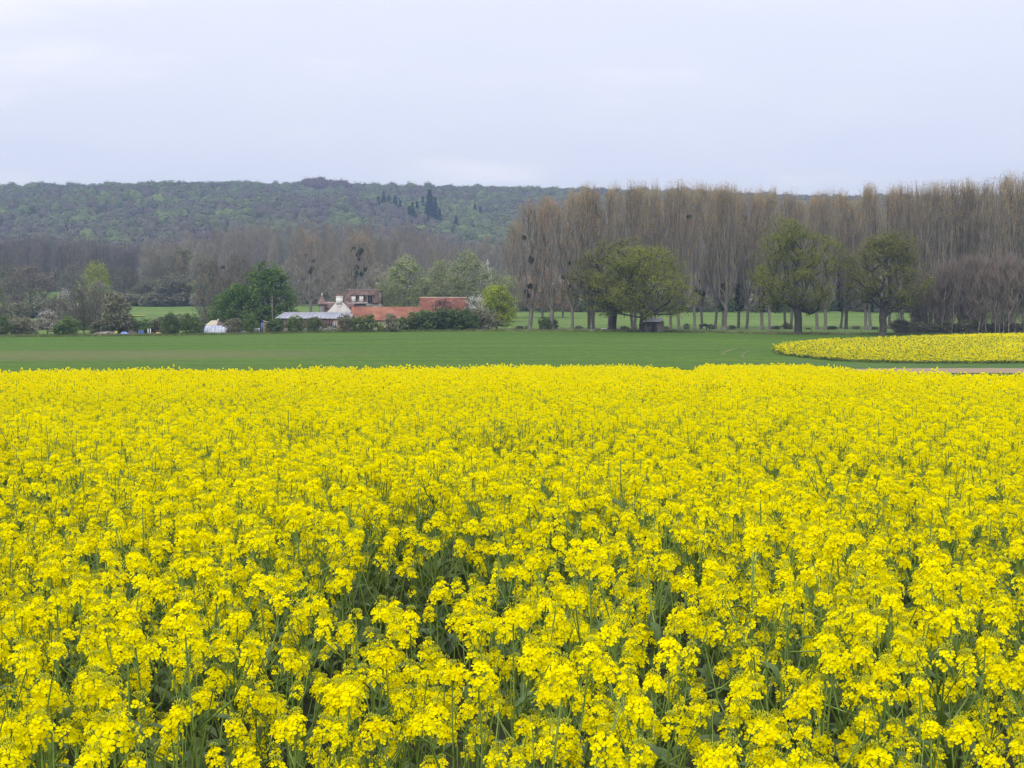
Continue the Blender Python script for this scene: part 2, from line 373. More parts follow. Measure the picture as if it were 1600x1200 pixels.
def ray(px, py):
    u = (px - 800) / F; v = (600 - py) / F
    dy = math.cos(PITCH) + v * math.sin(PITCH); dz = v * math.cos(PITCH) - math.sin(PITCH)
    return u / dy, dz / dy
def X(px, d): return ray(px, HOR)[0] * d
def Z(py, d): return ray(800, py)[1] * d
def hit(px, py, h=0.0, d0=100.0):
    """ground point (lifted by h) seen at that pixel, searched from d0 outwards"""
    sx, sz = ray(px, py)
    d = np.arange(d0, 1700, 0.5); g = H(sx * d, d) + h
    k = np.nonzero(sz * d <= g)[0]
    dd = d[k[0]] if len(k) else 1700.0
    return sx * dd, dd
def gz(x, y): return float(H(x, y))

def grid_sheet(xs, ys, lift=0.0):
    Xg, Yg = np.meshgrid(xs, ys)
    v = np.stack([Xg, Yg, H(Xg, Yg) + lift], -1).reshape(-1, 3)
    nx = len(xs); i = np.arange(len(ys) - 1)[:, None] * nx + np.arange(nx - 1)[None]
    f = np.stack([i, i + 1, i + 1 + nx, i + nx], -1).reshape(-1, 4)
    return MB().add(v, f)
def nonuni(lo, hi, s0, grow, start=0.0):
    out = [start]; s = s0
    while out[-1] < hi: out.append(out[-1] + s); s *= grow
    neg = [start]; s = s0
    while neg[-1] > lo: neg.append(neg[-1] - s); s *= grow
    return np.array(sorted(set(neg[1:] + out)))
gx = nonuni(-2600, 2600, 3.0, 1.025)
gy = np.concatenate([np.arange(-60, 460, 3.0), np.arange(460, 1000, 8.0), np.arange(1000, 2000, 14.0), np.linspace(2000, 4200, 25)])
tag(link('ground', grid_sheet(gx, gy).mesh('ground', True), ['meadow']), 'grassy ground reaching from the fields to the wooded hill', None, None, 'structure')

def strip_sheet(name, rows, matname, lift, label, nx=60):
    """rows = list of (y, x0, x1) or list of left/right point pairs; a lofted sheet draped on the ground"""
    vs_ = []; fs = []
    for (ax, ay), (bx, by) in rows:
        t = np.linspace(0, 1, nx); x = ax + (bx - ax) * t; y = ay + (by - ay) * t
        vs_.append(np.stack([x, y, H(x, y) + lift], -1))
    v = np.concatenate(vs_); n = len(rows)
    i = np.arange(n - 1)[:, None] * nx + np.arange(nx - 1)[None]
    f = np.stack([i, i + 1, i + 1 + nx, i + nx], -1).reshape(-1, 4)
    return tag(link(name, MB().add(v, f).mesh(name, True), [matname]), label, None, None, 'structure')

# rapeseed field outlines --------------------------------------------------
edge_px = np.array([-700, 0, 300, 600, 850, 950, 1060, 1082, 1104, 1180, 1250, 1330, 1450, 1600, 2300])
edge_py = np.array([583, 581, 579, 576.5, 573.2, 572.6, 577.5, 580, 571.6, 571.0, 571.4, 579, 583, 585.5, 590])
edge_d = 1778.0 / (edge_py - HOR - 52.2)
edge_a = (edge_px - 800) / F
def near_edge(a): return np.interp(a, edge_a, edge_d)

tt = np.arange(-30, 61)
soil_rows = []
for y in np.concatenate([np.arange(-6, 56, 2.0)]):
    soil_rows.append(((-0.5 * max(y, 0) - 14, y), (0.5 * max(y, 0) + 14, y)))
strip_sheet('crop_soil', soil_rows, 'soil', 0.03, 'dark soil under the front rapeseed crop')

wl = [((-0.62 * y - 10, y), (0.62 * y + 10, y)) for y in np.arange(58, 130, 4.0)]
far_line = lambda a: np.interp(a, [-0.62, -0.36, -0.2, -0.05, 0.1, 0.2, 0.36, 0.62], [281, 281, 280, 284, 283, 281, 279, 279])
def wheat_row(t):
    pts = []
    for a in np.linspace(-0.62, 0.62, 160):
        y = 126 + (far_line(a) - 126) * t; pts.append((a * y, y))
    return pts
rows_ = [wheat_row(t) for t in np.linspace(0, 1, 60)]
v = []; 
for r in rows_:
    r = np.array(r); v.append(np.stack([r[:, 0], r[:, 1], H(r[:, 0], r[:, 1]) + 0.05], -1))
i = np.arange(59)[:, None] * 160 + np.arange(159)[None]
wf = MB().add(np.concatenate(v), np.stack([i, i + 1, i + 161, i + 160], -1).reshape(-1, 4))
tag(link('green_field', wf.mesh('green_field', True), ['wheat']), 'smooth green field of young wheat behind the rapeseed', None, None, 'structure')
strip_sheet('crop_margin', wl, 'verge', 0.05, 'grassy slope behind the front rapeseed field')

a_ = [hit(p, 584.5, 0, 110) for p in (1296, 1380, 1450, 1520, 1600, 1750)]
b_ = [hit(p, q, 0, 110) for p, q in ((1306, 578.2), (1380, 577.0), (1450, 576.6), (1520, 576.6), (1600, 577), (1750, 577.5))]
strip_sheet('dirt_strip', [(p, q) for p, q in zip(a_, b_)], 'dirt', 0.09, 'bare brown dirt strip between the two rapeseed fields', 12)
a_ = [hit(p, q, 0, 110) for p, q in ((1230, 574), (1300, 578.2), (1380, 577.0), (1450, 576.6), (1520, 576.6), (1600, 577), (1750, 577.5))]
b_ = [hit(p, q, 0, 110) for p, q in ((1230, 562), (1300, 568), (1380, 569.5), (1450, 569.5), (1520, 569.5), (1600, 569.5), (1750, 570))]
strip_sheet('grass_verge', [(p, q) for p, q in zip(a_, b_)], 'verge', 0.095, 'dark green verge along the second rapeseed field', 14)
fl = [((-0.5 * y - 100, y), (0.5 * y + 100, y)) for y in np.arange(905, 1800, 8.0)]
strip_sheet('forest_floor', fl, 'floor', 0.25, 'brown leaf litter under the hill forest', 220)
fl = [((X(232, y), y), (X(1750, y), y)) for y in np.arange(525, 905, 6.0)]
strip_sheet('forest_floor', fl, 'floor', 0.2, 'brown leaf litter under the grey wood behind the farm', 120)
fl = [((X(-120, y), y), (X(236, y), y)) for y in np.arange(720, 905, 6.0)]
strip_sheet('forest_floor', fl, 'floor', 0.2, 'brown leaf litter under the dark wood below the hill', 60)
# curved track
trk = [(1128, 556, 5), (1133, 551, 6), (1142, 547.5, 8), (1155, 545, 9), (1170, 543, 8)]
strip_sheet('field_track', [(hit(p - w / 2, q, 0, 110), hit(p + w / 2, q, 0, 110)) for p, q, w in trk], 'track_dirt', 0.09, 'worn curved wheel track in the green field', 4)
trk = [(1161, 561, 3), (1160, 556, 5), (1163, 552, 6), (1172, 549, 5)]
strip_sheet('field_track', [(hit(p - w / 2, q, 0, 110), hit(p + w / 2, q, 0, 110)) for p, q, w in trk], 'track_dirt', 0.09, 'short pale bare patch beside the second rapeseed field', 4)
for (p0, p1, q0, q1) in ((-10, 40, 494.6, 493.0), (150, 226, 495, 494)):
    strip_sheet('far_crop_strip', [(hit(p0, q0, 0, 290), hit(p1, q0, 0, 290)), (hit(p0, q1, 0, 290), hit(p1, q1, 0, 290))], 'far_rape', 0.3,
                'thin yellow crop strip at the edge of the frame' if p0 < 0 else 'thin yellow crop strip behind the yard', 20)

# ------------------------------------------------------------------ geometry-node scatter for what nobody could count
def scatter(name, pts, rots, scl, idx, sources, label):
    """ONE object: instances of the source meshes on points"""
    me = bpy.data.meshes.new(name); me.vertices.add(len(pts)); me.vertices.foreach_set('co', np.asarray(pts, np.float32).ravel())
    a = me.attributes.new('rot', 'FLOAT_VECTOR', 'POINT'); a.data.foreach_set('vector', np.asarray(rots, np.float32).ravel())
    a = me.attributes.new('scl', 'FLOAT_VECTOR', 'POINT'); a.data.foreach_set('vector', np.asarray(scl, np.float32).ravel())
    a = me.attributes.new('pick', 'INT', 'POINT'); a.data.foreach_set('value', np.asarray(idx, np.int32))
    me.update()
    o = link(name, me)
    c = bpy.data.collections.new(name + '_sources')
    for i, s in enumerate(sources):
        so = bpy.data.objects.new('%s_source_%02d' % (name, i), s); c.objects.link(so)
    g = bpy.data.node_groups.new(name, 'GeometryNodeTree')
    g.interface.new_socket('Geometry', in_out='INPUT', socket_type='NodeSocketGeometry')
    g.interface.new_socket('Geometry', in_out='OUTPUT', socket_type='NodeSocketGeometry')
    gi = g.nodes.new('NodeGroupInput'); go = g.nodes.new('NodeGroupOutput')
    ci = g.nodes.new('GeometryNodeCollectionInfo'); ci.inputs[0].default_value = c; ci.inputs[1].default_value = True; ci.inputs[2].default_value = True
    ip = g.nodes.new('GeometryNodeInstanceOnPoints'); ip.inputs['Pick Instance'].default_value = True
    def na(n, t):
        k = g.nodes.new('GeometryNodeInputNamedAttribute'); k.data_type = t; k.inputs[0].default_value = n
        return [s for s in k.outputs if s.enabled and s.name == 'Attribute'][0]
    er = g.nodes.new('FunctionNodeEulerToRotation')
    g.links.new(na('rot', 'FLOAT_VECTOR'), er.inputs[0]); g.links.new(er.outputs[0], ip.inputs['Rotation'])
    g.links.new(na('scl', 'FLOAT_VECTOR'), ip.inputs['Scale']); g.links.new(na('pick', 'INT'), ip.inputs['Instance Index'])
    g.links.new(gi.outputs[0], ip.inputs['Points']); g.links.new(ci.outputs[0], ip.inputs['Instance']); g.links.new(ip.outputs[0], go.inputs[0])
    md = o.modifiers.new('scatter', 'NODES'); md.node_group = g
    return tag(o, label, None, None, 'stuff')

# ------------------------------------------------------------------ tree builder
def skeleton(rng, Ht, env, n, base, upw=0.0, step=1.6, wander=0.15, top=0.85, base_r=0.35, lean=0.0):
    """trunk first, then every point drawn from the crown joins the nearest limb below it"""
    nt_ = max(5, int(Ht * top / 1.3)); t = np.linspace(0, 1, nt_)
    w = np.cumsum(rng.normal(size=(nt_, 2)) * wander, 0); w -= w[0]
    P = [np.array([w[i, 0] + lean * t[i] * Ht, w[i, 1], t[i] * Ht * top]) for i in range(nt_)]
    par = [-1] + list(range(nt_ - 1))
    T = env(rng, n); T = T[np.argsort(np.hypot(T[:, 0], T[:, 1]) + 0.35 * np.abs(T[:, 2] - Ht * 0.3))]
    P = np.array(P); tips = []
    Pb = np.zeros((n * 8 + nt_, 3)); Pb[:nt_] = P; c = nt_
    for q in T:
        d = q - Pb[:c]; hd = np.hypot(d[:, 0], d[:, 1])
        cost = np.sqrt((d ** 2).sum(1)) + np.where(d[:, 2] < upw * hd, 4.0 * (upw * hd - d[:, 2]), 0)
        cost = np.where(Pb[:c, 2] < base, cost + 1e3, cost)
        j = int(np.argmin(cost)); L_ = np.linalg.norm(q - Pb[j]); k = max(1, int(L_ / step)); p0 = Pb[j].copy(); last = j
        sag = rng.normal(size=3) * 0.08 * L_
        for s in range(1, k + 1):
            u = s / k
            if c >= len(Pb): break
            Pb[c] = p0 + (q - p0) * u + sag * math.sin(math.pi * u) + (rng.normal(size=3) * 0.05 * L_ if s < k else 0)
            par.append(last); last = c; c += 1
        tips.append(last)
    P = Pb[:c]; par = np.array(par[:c]); cnt = np.zeros(c)
    haskid = np.zeros(c, bool); haskid[par[par >= 0]] = True
    cnt[~haskid] = 1
    for i in range(c - 1, 0, -1): cnt[par[i]] += cnt[i]
    r = base_r * (cnt / cnt[0]) ** 0.5
    if upw > 0.6: r[:nt_] = np.maximum(r[:nt_], base_r * (1 - np.linspace(0, 1, nt_) * 0.9))
    return P, par, r, nt_

def tree_parts(rng, Ht, env, n, base, base_r, twig=None, leaf=None, upw=0.0, top=0.85, wander=0.12, step=1.6, rmin=0.012, lean=0.0):
    """returns trunk MB (trunk, limbs) and crown MB (material 0 twigs, 1 leaves)
    twig = (count per node, length, width, up-ness); leaf = (count, size, spread)"""
    P, par, r, nt_ = skeleton(rng, Ht, env, n, base, upw, step, wander, top, base_r, lean)
    tr, cr = MB(), MB()
    i = np.arange(1, len(P)); a, b = P[par[i]], P[i]
    ra, rb = np.minimum(r[par[i]], r[i] * 1.6), r[i]
    ra, rb = np.maximum(ra, rmin), np.maximum(rb, rmin)
    big = rb > 0.07
    tubes(tr, a[big], b[big], ra[big], rb[big], 6)
    tubes(tr, a[~big], b[~big], ra[~big], rb[~big], 3)
    # root flare
    tubes(tr, [(0, 0, -0.5)], [(0, 0, Ht * 0.03)], [base_r * 1.5], [base_r * 1.02], 8)
    out_i = np.nonzero(np.arange(len(P)) >= nt_)[0]
    if twig:
        k, Lt, wt, up = twig
        idx = np.repeat(out_i, k); p = P[idx] + rng.normal(size=(len(idx), 3)) * 0.25
        bd = norm(P[idx] - P[par[idx]])
        d = bd * 0.6 + rng.normal(size=(len(idx), 3)) * 0.45 + np.array([0, 0, up])
        ribbons(cr, p, d, Lt * rng.uniform(0.5, 1.3, len(idx)), wt * rng.uniform(0.7, 1.3, len(idx)), rng, 0)
    if leaf:
        k, sz, sp = leaf
        idx = np.repeat(out_i, k)
        # clumps: some limbs carry more leaves than others
        keep = rng.random(len(P)) ; idx = idx[rng.random(len(idx)) < np.clip(0.35 + keep[idx], 0, 1)]
        off = rng.normal(size=(len(idx), 3)) * sp * np.array([1, 1, 0.6])
        nr = norm(off) * 0.4 + np.array([0, 0, 0.9])
        quads(cr, P[idx] + off, sz * rng.uniform(0.6, 1.4, len(idx)), rng, 1, nr)
    return tr, cr

def env_dome(w, z0, z1, lobes=7, shell=0.45, seed=0, low=0.75):
    """wide uneven dome: lobes push the outline in and out"""
    def f(rng, n):
        ph = rng.uniform(0, 6.28, (lobes, 2)); out = []
        while len(out) < n:
            u = rng.random() ; th = rng.uniform(0, 2 * np.pi); h = rng.random()
            prof_ = math.sin(math.pi * min(1, (h * 0.78 + 0.17))) ** low
            lob = 1 + 0.13 * math.sin(2 * th + ph[0, 0] + 3 * h) + 0.12 * math.sin(3 * th + ph[1, 0] - 5 * h) + 0.09 * math.sin(5 * th + ph[2, 0] + 9 * h)
            rr = (shell + (1 - shell) * u) ** 0.7 if rng.random() < 0.8 else rng.random()
            R = w / 2 * prof_ * lob * rr
            zt = z0 + (z1 - z0) * h * (0.93 + 0.07 * math.sin(2 * th + ph[3, 0]))
            out.append((R * math.cos(th), R * math.sin(th), zt))
        return np.array(out)
    return f
def env_column(w, z0, z1, wide=0.72):
    def f(rng, n):
        h = rng.beta(1.7, 1.0, n); th = rng.uniform(0, 2 * np.pi, n)
        pr = np.interp(h, [0, 0.15, wide, 0.92, 1], [0.35, 0.6, 1.0, 0.62, 0.2])
        R = w / 2 * pr * rng.uniform(0.15, 1, n) ** 0.6
        return np.stack([R * np.cos(th), R * np.sin(th), z0 + (z1 - z0) * h], 1)
    return f

def env_clumps(w, z0, z1, ncl=17, flat=0.55):
    """separate leafy masses carried out on the limbs, with gaps between them"""
    def f(rng, n):
        C = []
        for k in range(ncl):
            h = (k + rng.uniform(0.1, 0.9)) / ncl; th = k * 2.4 + rng.uniform(-.5, .5)
            pr = math.sin(math.pi * min(1, h * 0.80 + 0.16)) ** 0.6
            R = w / 2 * pr * rng.uniform(0.52, 0.92); C.append((R * math.cos(th), R * math.sin(th), z0 + (z1 - z0) * (0.04 + 0.90 * h), rng.uniform(.75, 1.25)))
        C = np.array(C); k = rng.integers(0, ncl, n); s = w * 0.088 * C[k, 3]
        g = np.clip(rng.normal(size=(n, 3)), -1.9, 1.9) * s[:, None] * np.array([1, 1, flat])
        p = C[k, :3] + g; q = rng.random(n) < 0.16
        p[q, 0] *= rng.random(q.sum()); p[q, 1] *= rng.random(q.sum())
        p[:, 2] = np.clip(p[:, 2], z0 * 0.9, z1); return p
    return f
TREES = {}
def proto(kind, Ht, w, tr, cr, tmat, cmats):
    mt = tr.mesh(kind + '_trunk', True); mt.materials.append(M[tmat])
    mc = cr.mesh(kind + '_crown')
    for m in cmats: mc.materials.append(M[m])
    TREES.setdefault(kind, []).append((Ht, w, mt, mc))

def R_(s): return np.random.default_rng(s)
for s in range(7):      # poplars: thin upswept limbs, ochre buds on top
    r = R_(100 + s); Ht, w = 28, 7.5
    tr, cr = tree_parts(r, Ht, env_column(w, 4.5, Ht, 0.62), 170, 3.5, 0.36, (7, 2.0, 0.048, 2.4), None, upw=3.6, top=0.93, wander=0.10, step=2.2, rmin=0.02)
    # buds, thicker towards the top
    V = np.concatenate(cr.v)[2::3]; V = V[r.random(len(V)) < np.clip((V[:, 2] / Ht - 0.25) * 1.5, 0.15, 1)]
    quads(cr, V + r.normal(size=V.shape) * 0.2, r.uniform(0.10, 0.22, len(V)), r, 1)
    proto('poplar', Ht, w, tr, cr, 'poplar_bark', ['twig', 'ochre'])
for s in range(5):      # loose bare deciduous trees with swelling buds
    r = R_(200 + s); Ht, w = 18, 12
    tr, cr = tree_parts(r, Ht, env_dome(w, 3.2, Ht), 230, 2.5, 0.35, (12, 1.3, 0.08, 0.35), (14, 0.30, 0.6), upw=0.35, top=0.6, rmin=0.02)
    proto('bare_tree', Ht, w, tr, cr, 'poplar_bark', ['grey_twig', 'brown_bud'])
for s in range(3):      # dense twiggy dome, buds just opening
    r = R_(250 + s); Ht, w = 16, 15
    tr, cr = tree_parts(r, Ht, env_dome(w, 1.2, Ht, low=0.6), 420, 1.0, 0.35, (14, 1.2, 0.07, 0.3), (22, 0.26, 0.6), upw=0.3, top=0.5, rmin=0.02)
    proto('dense_tree', Ht, w, tr, cr, 'bark', ['dark_twig', 'brown_bud'])
for s in range(4):      # full-leaved round tree
    r = R_(300 + s); Ht, w = 14, 12
    tr, cr = tree_parts(r, Ht, env_dome(w, 1.0, Ht, low=0.6), 300, 0.8, 0.35, None, (46, 0.36, 0.6), upw=0.1, top=0.6)
    proto('leafy_tree', Ht, w, tr, cr, 'bark', ['dark_twig', 'chestnut_leaf'])
for s in range(4):      # half-leaved soft trees (willow and the like)
    r = R_(400 + s); Ht, w = 14, 11
    tr, cr = tree_parts(r, Ht, env_dome(w, 1.5, Ht, low=0.6), 240, 1.0, 0.3, (6, 1.2, 0.07, 0.5), (32, 0.33, 0.55), upw=0.35, top=0.6)
    proto('soft_tree', Ht, w, tr, cr, 'poplar_bark', ['grey_twig', 'willow_leaf'])
for s in range(5):      # bushes down to the ground
    r = R_(500 + s); Ht, w = 3.2, 4.0
    tr, cr = tree_parts(r, Ht, env_dome(w, 0.15, Ht, low=0.45), 120, 0.1, 0.09, (2, 0.5, 0.03, 0.4), (44, 0.19, 0.22), upw=0.2, top=0.5, step=0.5, wander=0.04, rmin=0.01)
    proto('bush', Ht, w, tr, cr, 'bark', ['dark_twig', 'bush_leaf'])
for s in range(4):      # blossom shrubs: upright sprays
    r = R_(600 + s); Ht, w = 5.5, 4.5
    tr, cr = tree_parts(r, Ht, env_dome(w, 0.8, Ht, low=0.5), 110, 0.4, 0.12, (3, 0.9, 0.04, 0.9), (20, 0.16, 0.22), upw=0.7, top=0.6, step=0.7, wander=0.05)
    proto('blossom_tree', Ht, w, tr, cr, 'bark', ['dark_twig', 'blossom'])
for s in range(5):      # thicket trees: many bare stems
    r = R_(700 + s); Ht, w = 13, 6
    tr, cr = MB(), MB()
    for q in range(4):
        t1, c1 = tree_parts(r, Ht * r.uniform(0.75, 1), env_column(w * 0.6, 1.2, Ht * r.uniform(0.8, 1)), 55, 0.8, 0.13, (12, 1.6, 0.06, 0.8), (6, 0.15, 0.4), upw=1.2, top=0.9, step=1.6, rmin=0.015)
        mt = Matrix.Translation((r.uniform(-1.6, 1.6), r.uniform(-1.6, 1.6), 0)) @ Matrix.Rotation(r.uniform(-.12, .12), 4, 'Y')
        tr.join(t1, mt); cr.join(c1, mt)
    proto('thicket_tree', Ht, w, tr, cr, 'poplar_bark', ['thicket_twig', 'brown_bud'])

TC = {}
def plant_tree(kind, name, px, d, top_py, wpx, label, cat='tree', group=None, leafm=None, twigm=None, barkm=None, var=None, base_py=None, parts=True, x=None, hgt=None, rng=random.Random(5), solo=False, extra_h=0):
    """place a copy of a prototype so that it stands on the ground at distance d and reaches top_py"""
    P_ = TREES[kind]; Ht, w, mt, mc = P_[rng.randrange(len(P_)) if var is None else var % len(P_)]
    if x is None: x = X(px, d)
    z = gz(x, d)
    h = (Z(top_py, d) - z) if hgt is None else hgt
    if kind == 'bush': h *= 1.12
    W = wpx / F * d * (1.15 if kind in ('bush', 'leafy_tree', 'soft_tree', 'bare_tree') else 1)
    s = Vector((W / w, W / w, h / Ht))
    rz = rng.uniform(0, 6.28)
    root = empty(name, (x, d, z - 0.02), label, cat, group, rz)
    root.scale = s
    t = bpy.data.objects.new('trunk', mt); COL.objects.link(t); t.parent = root
    c = bpy.data.objects.new('crown', mc); COL.objects.link(c); c.parent = root
    if barkm: t.material_slots[0].link = 'OBJECT'; t.material_slots[0].material = M[barkm]
    for i, m in enumerate((twigm, leafm)):
        if m and len(c.material_slots) > i:
            c.material_slots[i].link = 'OBJECT'; c.material_slots[i].material = M[m]
    return root

# mistletoe ball and ivy sleeve shared meshes
r = R_(900); mb = MB()
p = norm(r.normal(size=(260, 3))) * (r.random((260, 1)) ** 0.4)
quads(mb, p, 0.35, r); mist_mesh = mb.mesh('mistletoe'); mist_mesh.materials.append(M['mistletoe'])
mb = MB(); n = 420; zz_ = r.random(n) * 6; th = r.uniform(0, 6.28, n); rr = (0.55 + 0.45 * np.sin(zz_ * 1.7) ** 2) * r.uniform(0.5, 1.15, n)
quads(mb, np.stack([np.cos(th) * rr, np.sin(th) * rr, zz_], 1), 0.4, r); ivy_mesh = mb.mesh('ivy'); ivy_mesh.materials.append(M['ivy'])
def mistletoe(root, dpx, py, size_px):
    """a ball of mistletoe in a tree, a part of it; dpx = pixels off the trunk"""
    d = root.location.y; s = root.scale
    o = bpy.data.objects.new('mistletoe', mist_mesh); COL.objects.link(o)
    R = size_px / 2 / F * d
    wx = dpx / F * d; wz = Z(py, d) - root.location.z
    m = Matrix.Rotation(-root.rotation_euler.z, 4, 'Z')
    v = m @ Vector((wx, -0.6, 0))
    o.location = (v.x / s.x, v.y / s.y, wz / s.z); o.scale = (R / s.x, R / s.y, R / s.z)
    o.parent = root
def ivy(root, z0, h, w=1.0):
    o = bpy.data.objects.new('ivy', ivy_mesh); COL.objects.link(o); s = root.scale
    o.location = (0, 0, z0 / s.z); o.scale = (w / s.x, w / s.y, h / 6 / s.z); o.parent = root

# ------------------------------------------------------------------ wooded hill
def ico(sub=2):
    t = (1 + 5 ** .5) / 2
    v = [(-1, t, 0), (1, t, 0), (-1, -t, 0), (1, -t, 0), (0, -1, t), (0, 1, t), (0, -1, -t), (0, 1, -t), (t, 0, -1), (t, 0, 1), (-t, 0, -1), (-t, 0, 1)]
    f = [(0, 11, 5), (0, 5, 1), (0, 1, 7), (0, 7, 10), (0, 10, 11), (1, 5, 9), (5, 11, 4), (11, 10, 2), (10, 7, 6), (7, 1, 8), (3, 9, 4), (3, 4, 2), (3, 2, 6), (3, 6, 8), (3, 8, 9), (4, 9, 5), (2, 4, 11), (6, 2, 10), (8, 6, 7), (9, 8, 1)]
    v = [Vector(a).normalized() for a in v]
    for _ in range(sub):
        c = {}; g = []
        def mid(a, b):
            k = (min(a, b), max(a, b))
            if k not in c: v.append(((v[a] + v[b]) / 2).normalized()); c[k] = len(v) - 1
            return c[k]
        for a, b, d in f:
            x, y, z = mid(a, b), mid(b, d), mid(d, a); g += [(a, x, z), (b, y, x), (d, z, y), (x, y, z)]
        f = g
    return np.array(v), np.array(f)
ICV, ICF = ico(2)
def crown_mesh(seed, green=False):
    """far crown: one lumpy leafy mass with small sprays standing off it"""
    r = R_(seed); mb = MB(); ph = r.uniform(0, 6.28, 6)
    lob = norm(r.normal(size=(9, 3)))
    def bump(d): return 0.80 + 0.30 * np.max(np.exp(-(1 - d @ lob.T) * 9), axis=1) + 0.05 * np.sin(7 * d[:, 0] + ph[0]) * np.sin(6 * d[:, 1] + ph[1])
    S_ = np.array([6.8, 6.8, 6.0]); C_ = np.array([0, 0, 7.6])
    mb.add(ICV * bump(ICV)[:, None] * 0.93 * S_ + C_, ICF)
    n = 260; d = norm(r.normal(size=(n, 3)) + np.array([0, 0, .35]))
    quads(mb, d * (bump(d) * r.uniform(.90, 1.16, n))[:, None] * S_ + C_, r.uniform(0.6, 1.4, n), r, 0, d * 1.5)
    tubes(mb, [(0, 0, -3)], [(0, 0, 8)], [0.35], [0.2], 4)
    m = mb.mesh('hill_tree', True); m.materials.append(M['hill_green' if green else 'hill_tree']); return m
hill_src = [crown_mesh(1000 + i) for i in range(9)]
r = R_(77)
pts = []
sp_ = 9.2
for y in np.arange(900, 1790, sp_):
    xs = np.arange(-0.42 * y - 70, 0.42 * y + 70, sp_)
    pts.append(np.stack([xs + r.uniform(-3.7, 3.7, len(xs)), y + r.uniform(-3.7, 3.7, len(xs))], 1))
pts = np.concatenate(pts)
zh = H(pts[:, 0], pts[:, 1])
# meadow slope stays open low down at the near end
keep = (pts[:, 1] > 960) | (np.sin(pts[:, 0] / 60) > 0.2)
pts = pts[keep]; zh = zh[keep]
sc = r.uniform(0.6, 1.3, len(pts))
# the 300 that show largest: the crest, whose crowns stand against the sky, and the nearest ones
a = pts[:, 0] / pts[:, 1]
slope_rank = np.where((pts[:, 1] > 1655) & (pts[:, 1] < 1720) & (np.abs(a) < 0.37), 0.0, 1.0)
inview = (np.abs(a) < 0.37) & (a < 0.06)
cand = np.nonzero(inview)[0]
elev = (zh + 14 * sc) / pts[:, 1]
order = cand[np.argsort(-elev[cand])]
chosen, used = [], []
for i in order:
    if len(chosen) >= 292: break
    chosen.append(i)
mask = np.ones(len(pts), bool); mask[chosen] = False
i = np.nonzero(mask)[0]
scatter('hill_forest', np.stack([pts[i, 0], pts[i, 1], zh[i]], 1), np.stack([0 * i, 0 * i, r.uniform(0, 6.28, len(i))], 1),
        np.stack([sc[i], sc[i], sc[i] * r.uniform(0.85, 1.15, len(i))], 1), r.integers(0, 9, len(i)), hill_src, 'mixed spring woodland covering the whole far hillside')
green_src = [crown_mesh(1100 + i, True) for i in range(4)]
purple_src = crown_mesh(1200); purple_src.materials.clear(); purple_src.materials.append(M['hill_purple'])
for i in chosen:
    x, y = pts[i]; px = 800 + F * x / y
    pur = 478 < px < 542 and elev[i] > 0.0925
    src = purple_src if pur else (hill_src[r.integers(0, 9)] if r.random() < 0.55 else green_src[r.integers(0, 4)])
    o = bpy.data.objects.new('copper_beech' if pur else 'ridge_tree', src); COL.objects.link(o)
    o.location = (x, y, zh[i]); s = sc[i] * (1.12 if pur else 1); o.scale = (s, s, s * r.uniform(0.9, 1.2)); o.rotation_euler.z = r.uniform(0, 6.28)
    if pur: tag(o, 'purple leaved tree in the dark red clump on the hill crest', 'tree', 'purple trees on the hill crest')
    else: tag(o, 'rounded broadleaf tree on the crest of the wooded hill against the sky', 'tree', 'trees along the hill crest')
# conifers on the hillside
mb = MB(); rr_ = R_(33)
for k in range(11):
    t = k / 11; z = 1.5 + t * 16; Rk = 3.6 * (1 - t) ** 0.8 + 0.25
    n = int(26 * (1 - t) + 7); th = rr_.uniform(0, 6.28, n)
    p0 = np.stack([np.cos(th) * 0.1, np.sin(th) * 0.1, np.full(n, z + 0.8)], 1)
    ribbons(mb, p0, np.stack([np.cos(th), np.sin(th), np.full(n, -0.35)], 1), Rk * rr_.uniform(0.8, 1.25, n), 1.6, rr_)
    ribbons(mb, p0, np.stack([np.cos(th), np.sin(th), np.full(n, -0.35)], 1), Rk * rr_.uniform(0.8, 1.25, n), 1.6, rr_)
    p = np.stack([np.cos(th) * Rk * 0.75, np.sin(th) * Rk * 0.75, np.full(n, z)], 1); quads(mb, p, 1.2, rr_)
con_crown = mb.mesh('conifer'); con_crown.materials.append(M['conifer'])
mb = MB(); tubes(mb, [(0, 0, -1)], [(0, 0, 17)], [0.3], [0.05], 5); con_trunk = mb.mesh('conifer_trunk'); con_trunk.materials.append(M['bark'])
con = [(592, 335, 18), (600, 332, 22), (608, 336, 20), (618, 340, 24), (626, 342, 18), (645, 352, 24), (652, 346, 20), (661, 340, 22),
       (672, 352, 44), (680, 356, 36), (668, 358, 30), (742, 350, 20), (751, 352, 18), (713, 366, 16), (640, 356, 22), (687, 360, 22)]
for px, py, hp in con:
    x, y = hit(px, py + 7, 0, 900)
    y = min(y, 1600); x = X(px, y)
    s = (hp / F * y + 9) / 17
    root = empty('conifer', (x, y, gz(x, y) + 1), 'tallest dark conifer on the far hillside' if hp == 44 else 'dark conifer in the evergreen patch on the far hillside', 'conifer', 'conifers on the hillside', rr_.uniform(0, 6))
    root.scale = (s, s, s)
    for nm, me in (('trunk', con_trunk), ('crown', con_crown)):
        o = bpy.data.objects.new(nm, me); COL.objects.link(o); o.parent = root

# ------------------------------------------------------------------ middle-distance woods
RG = random.Random(11)
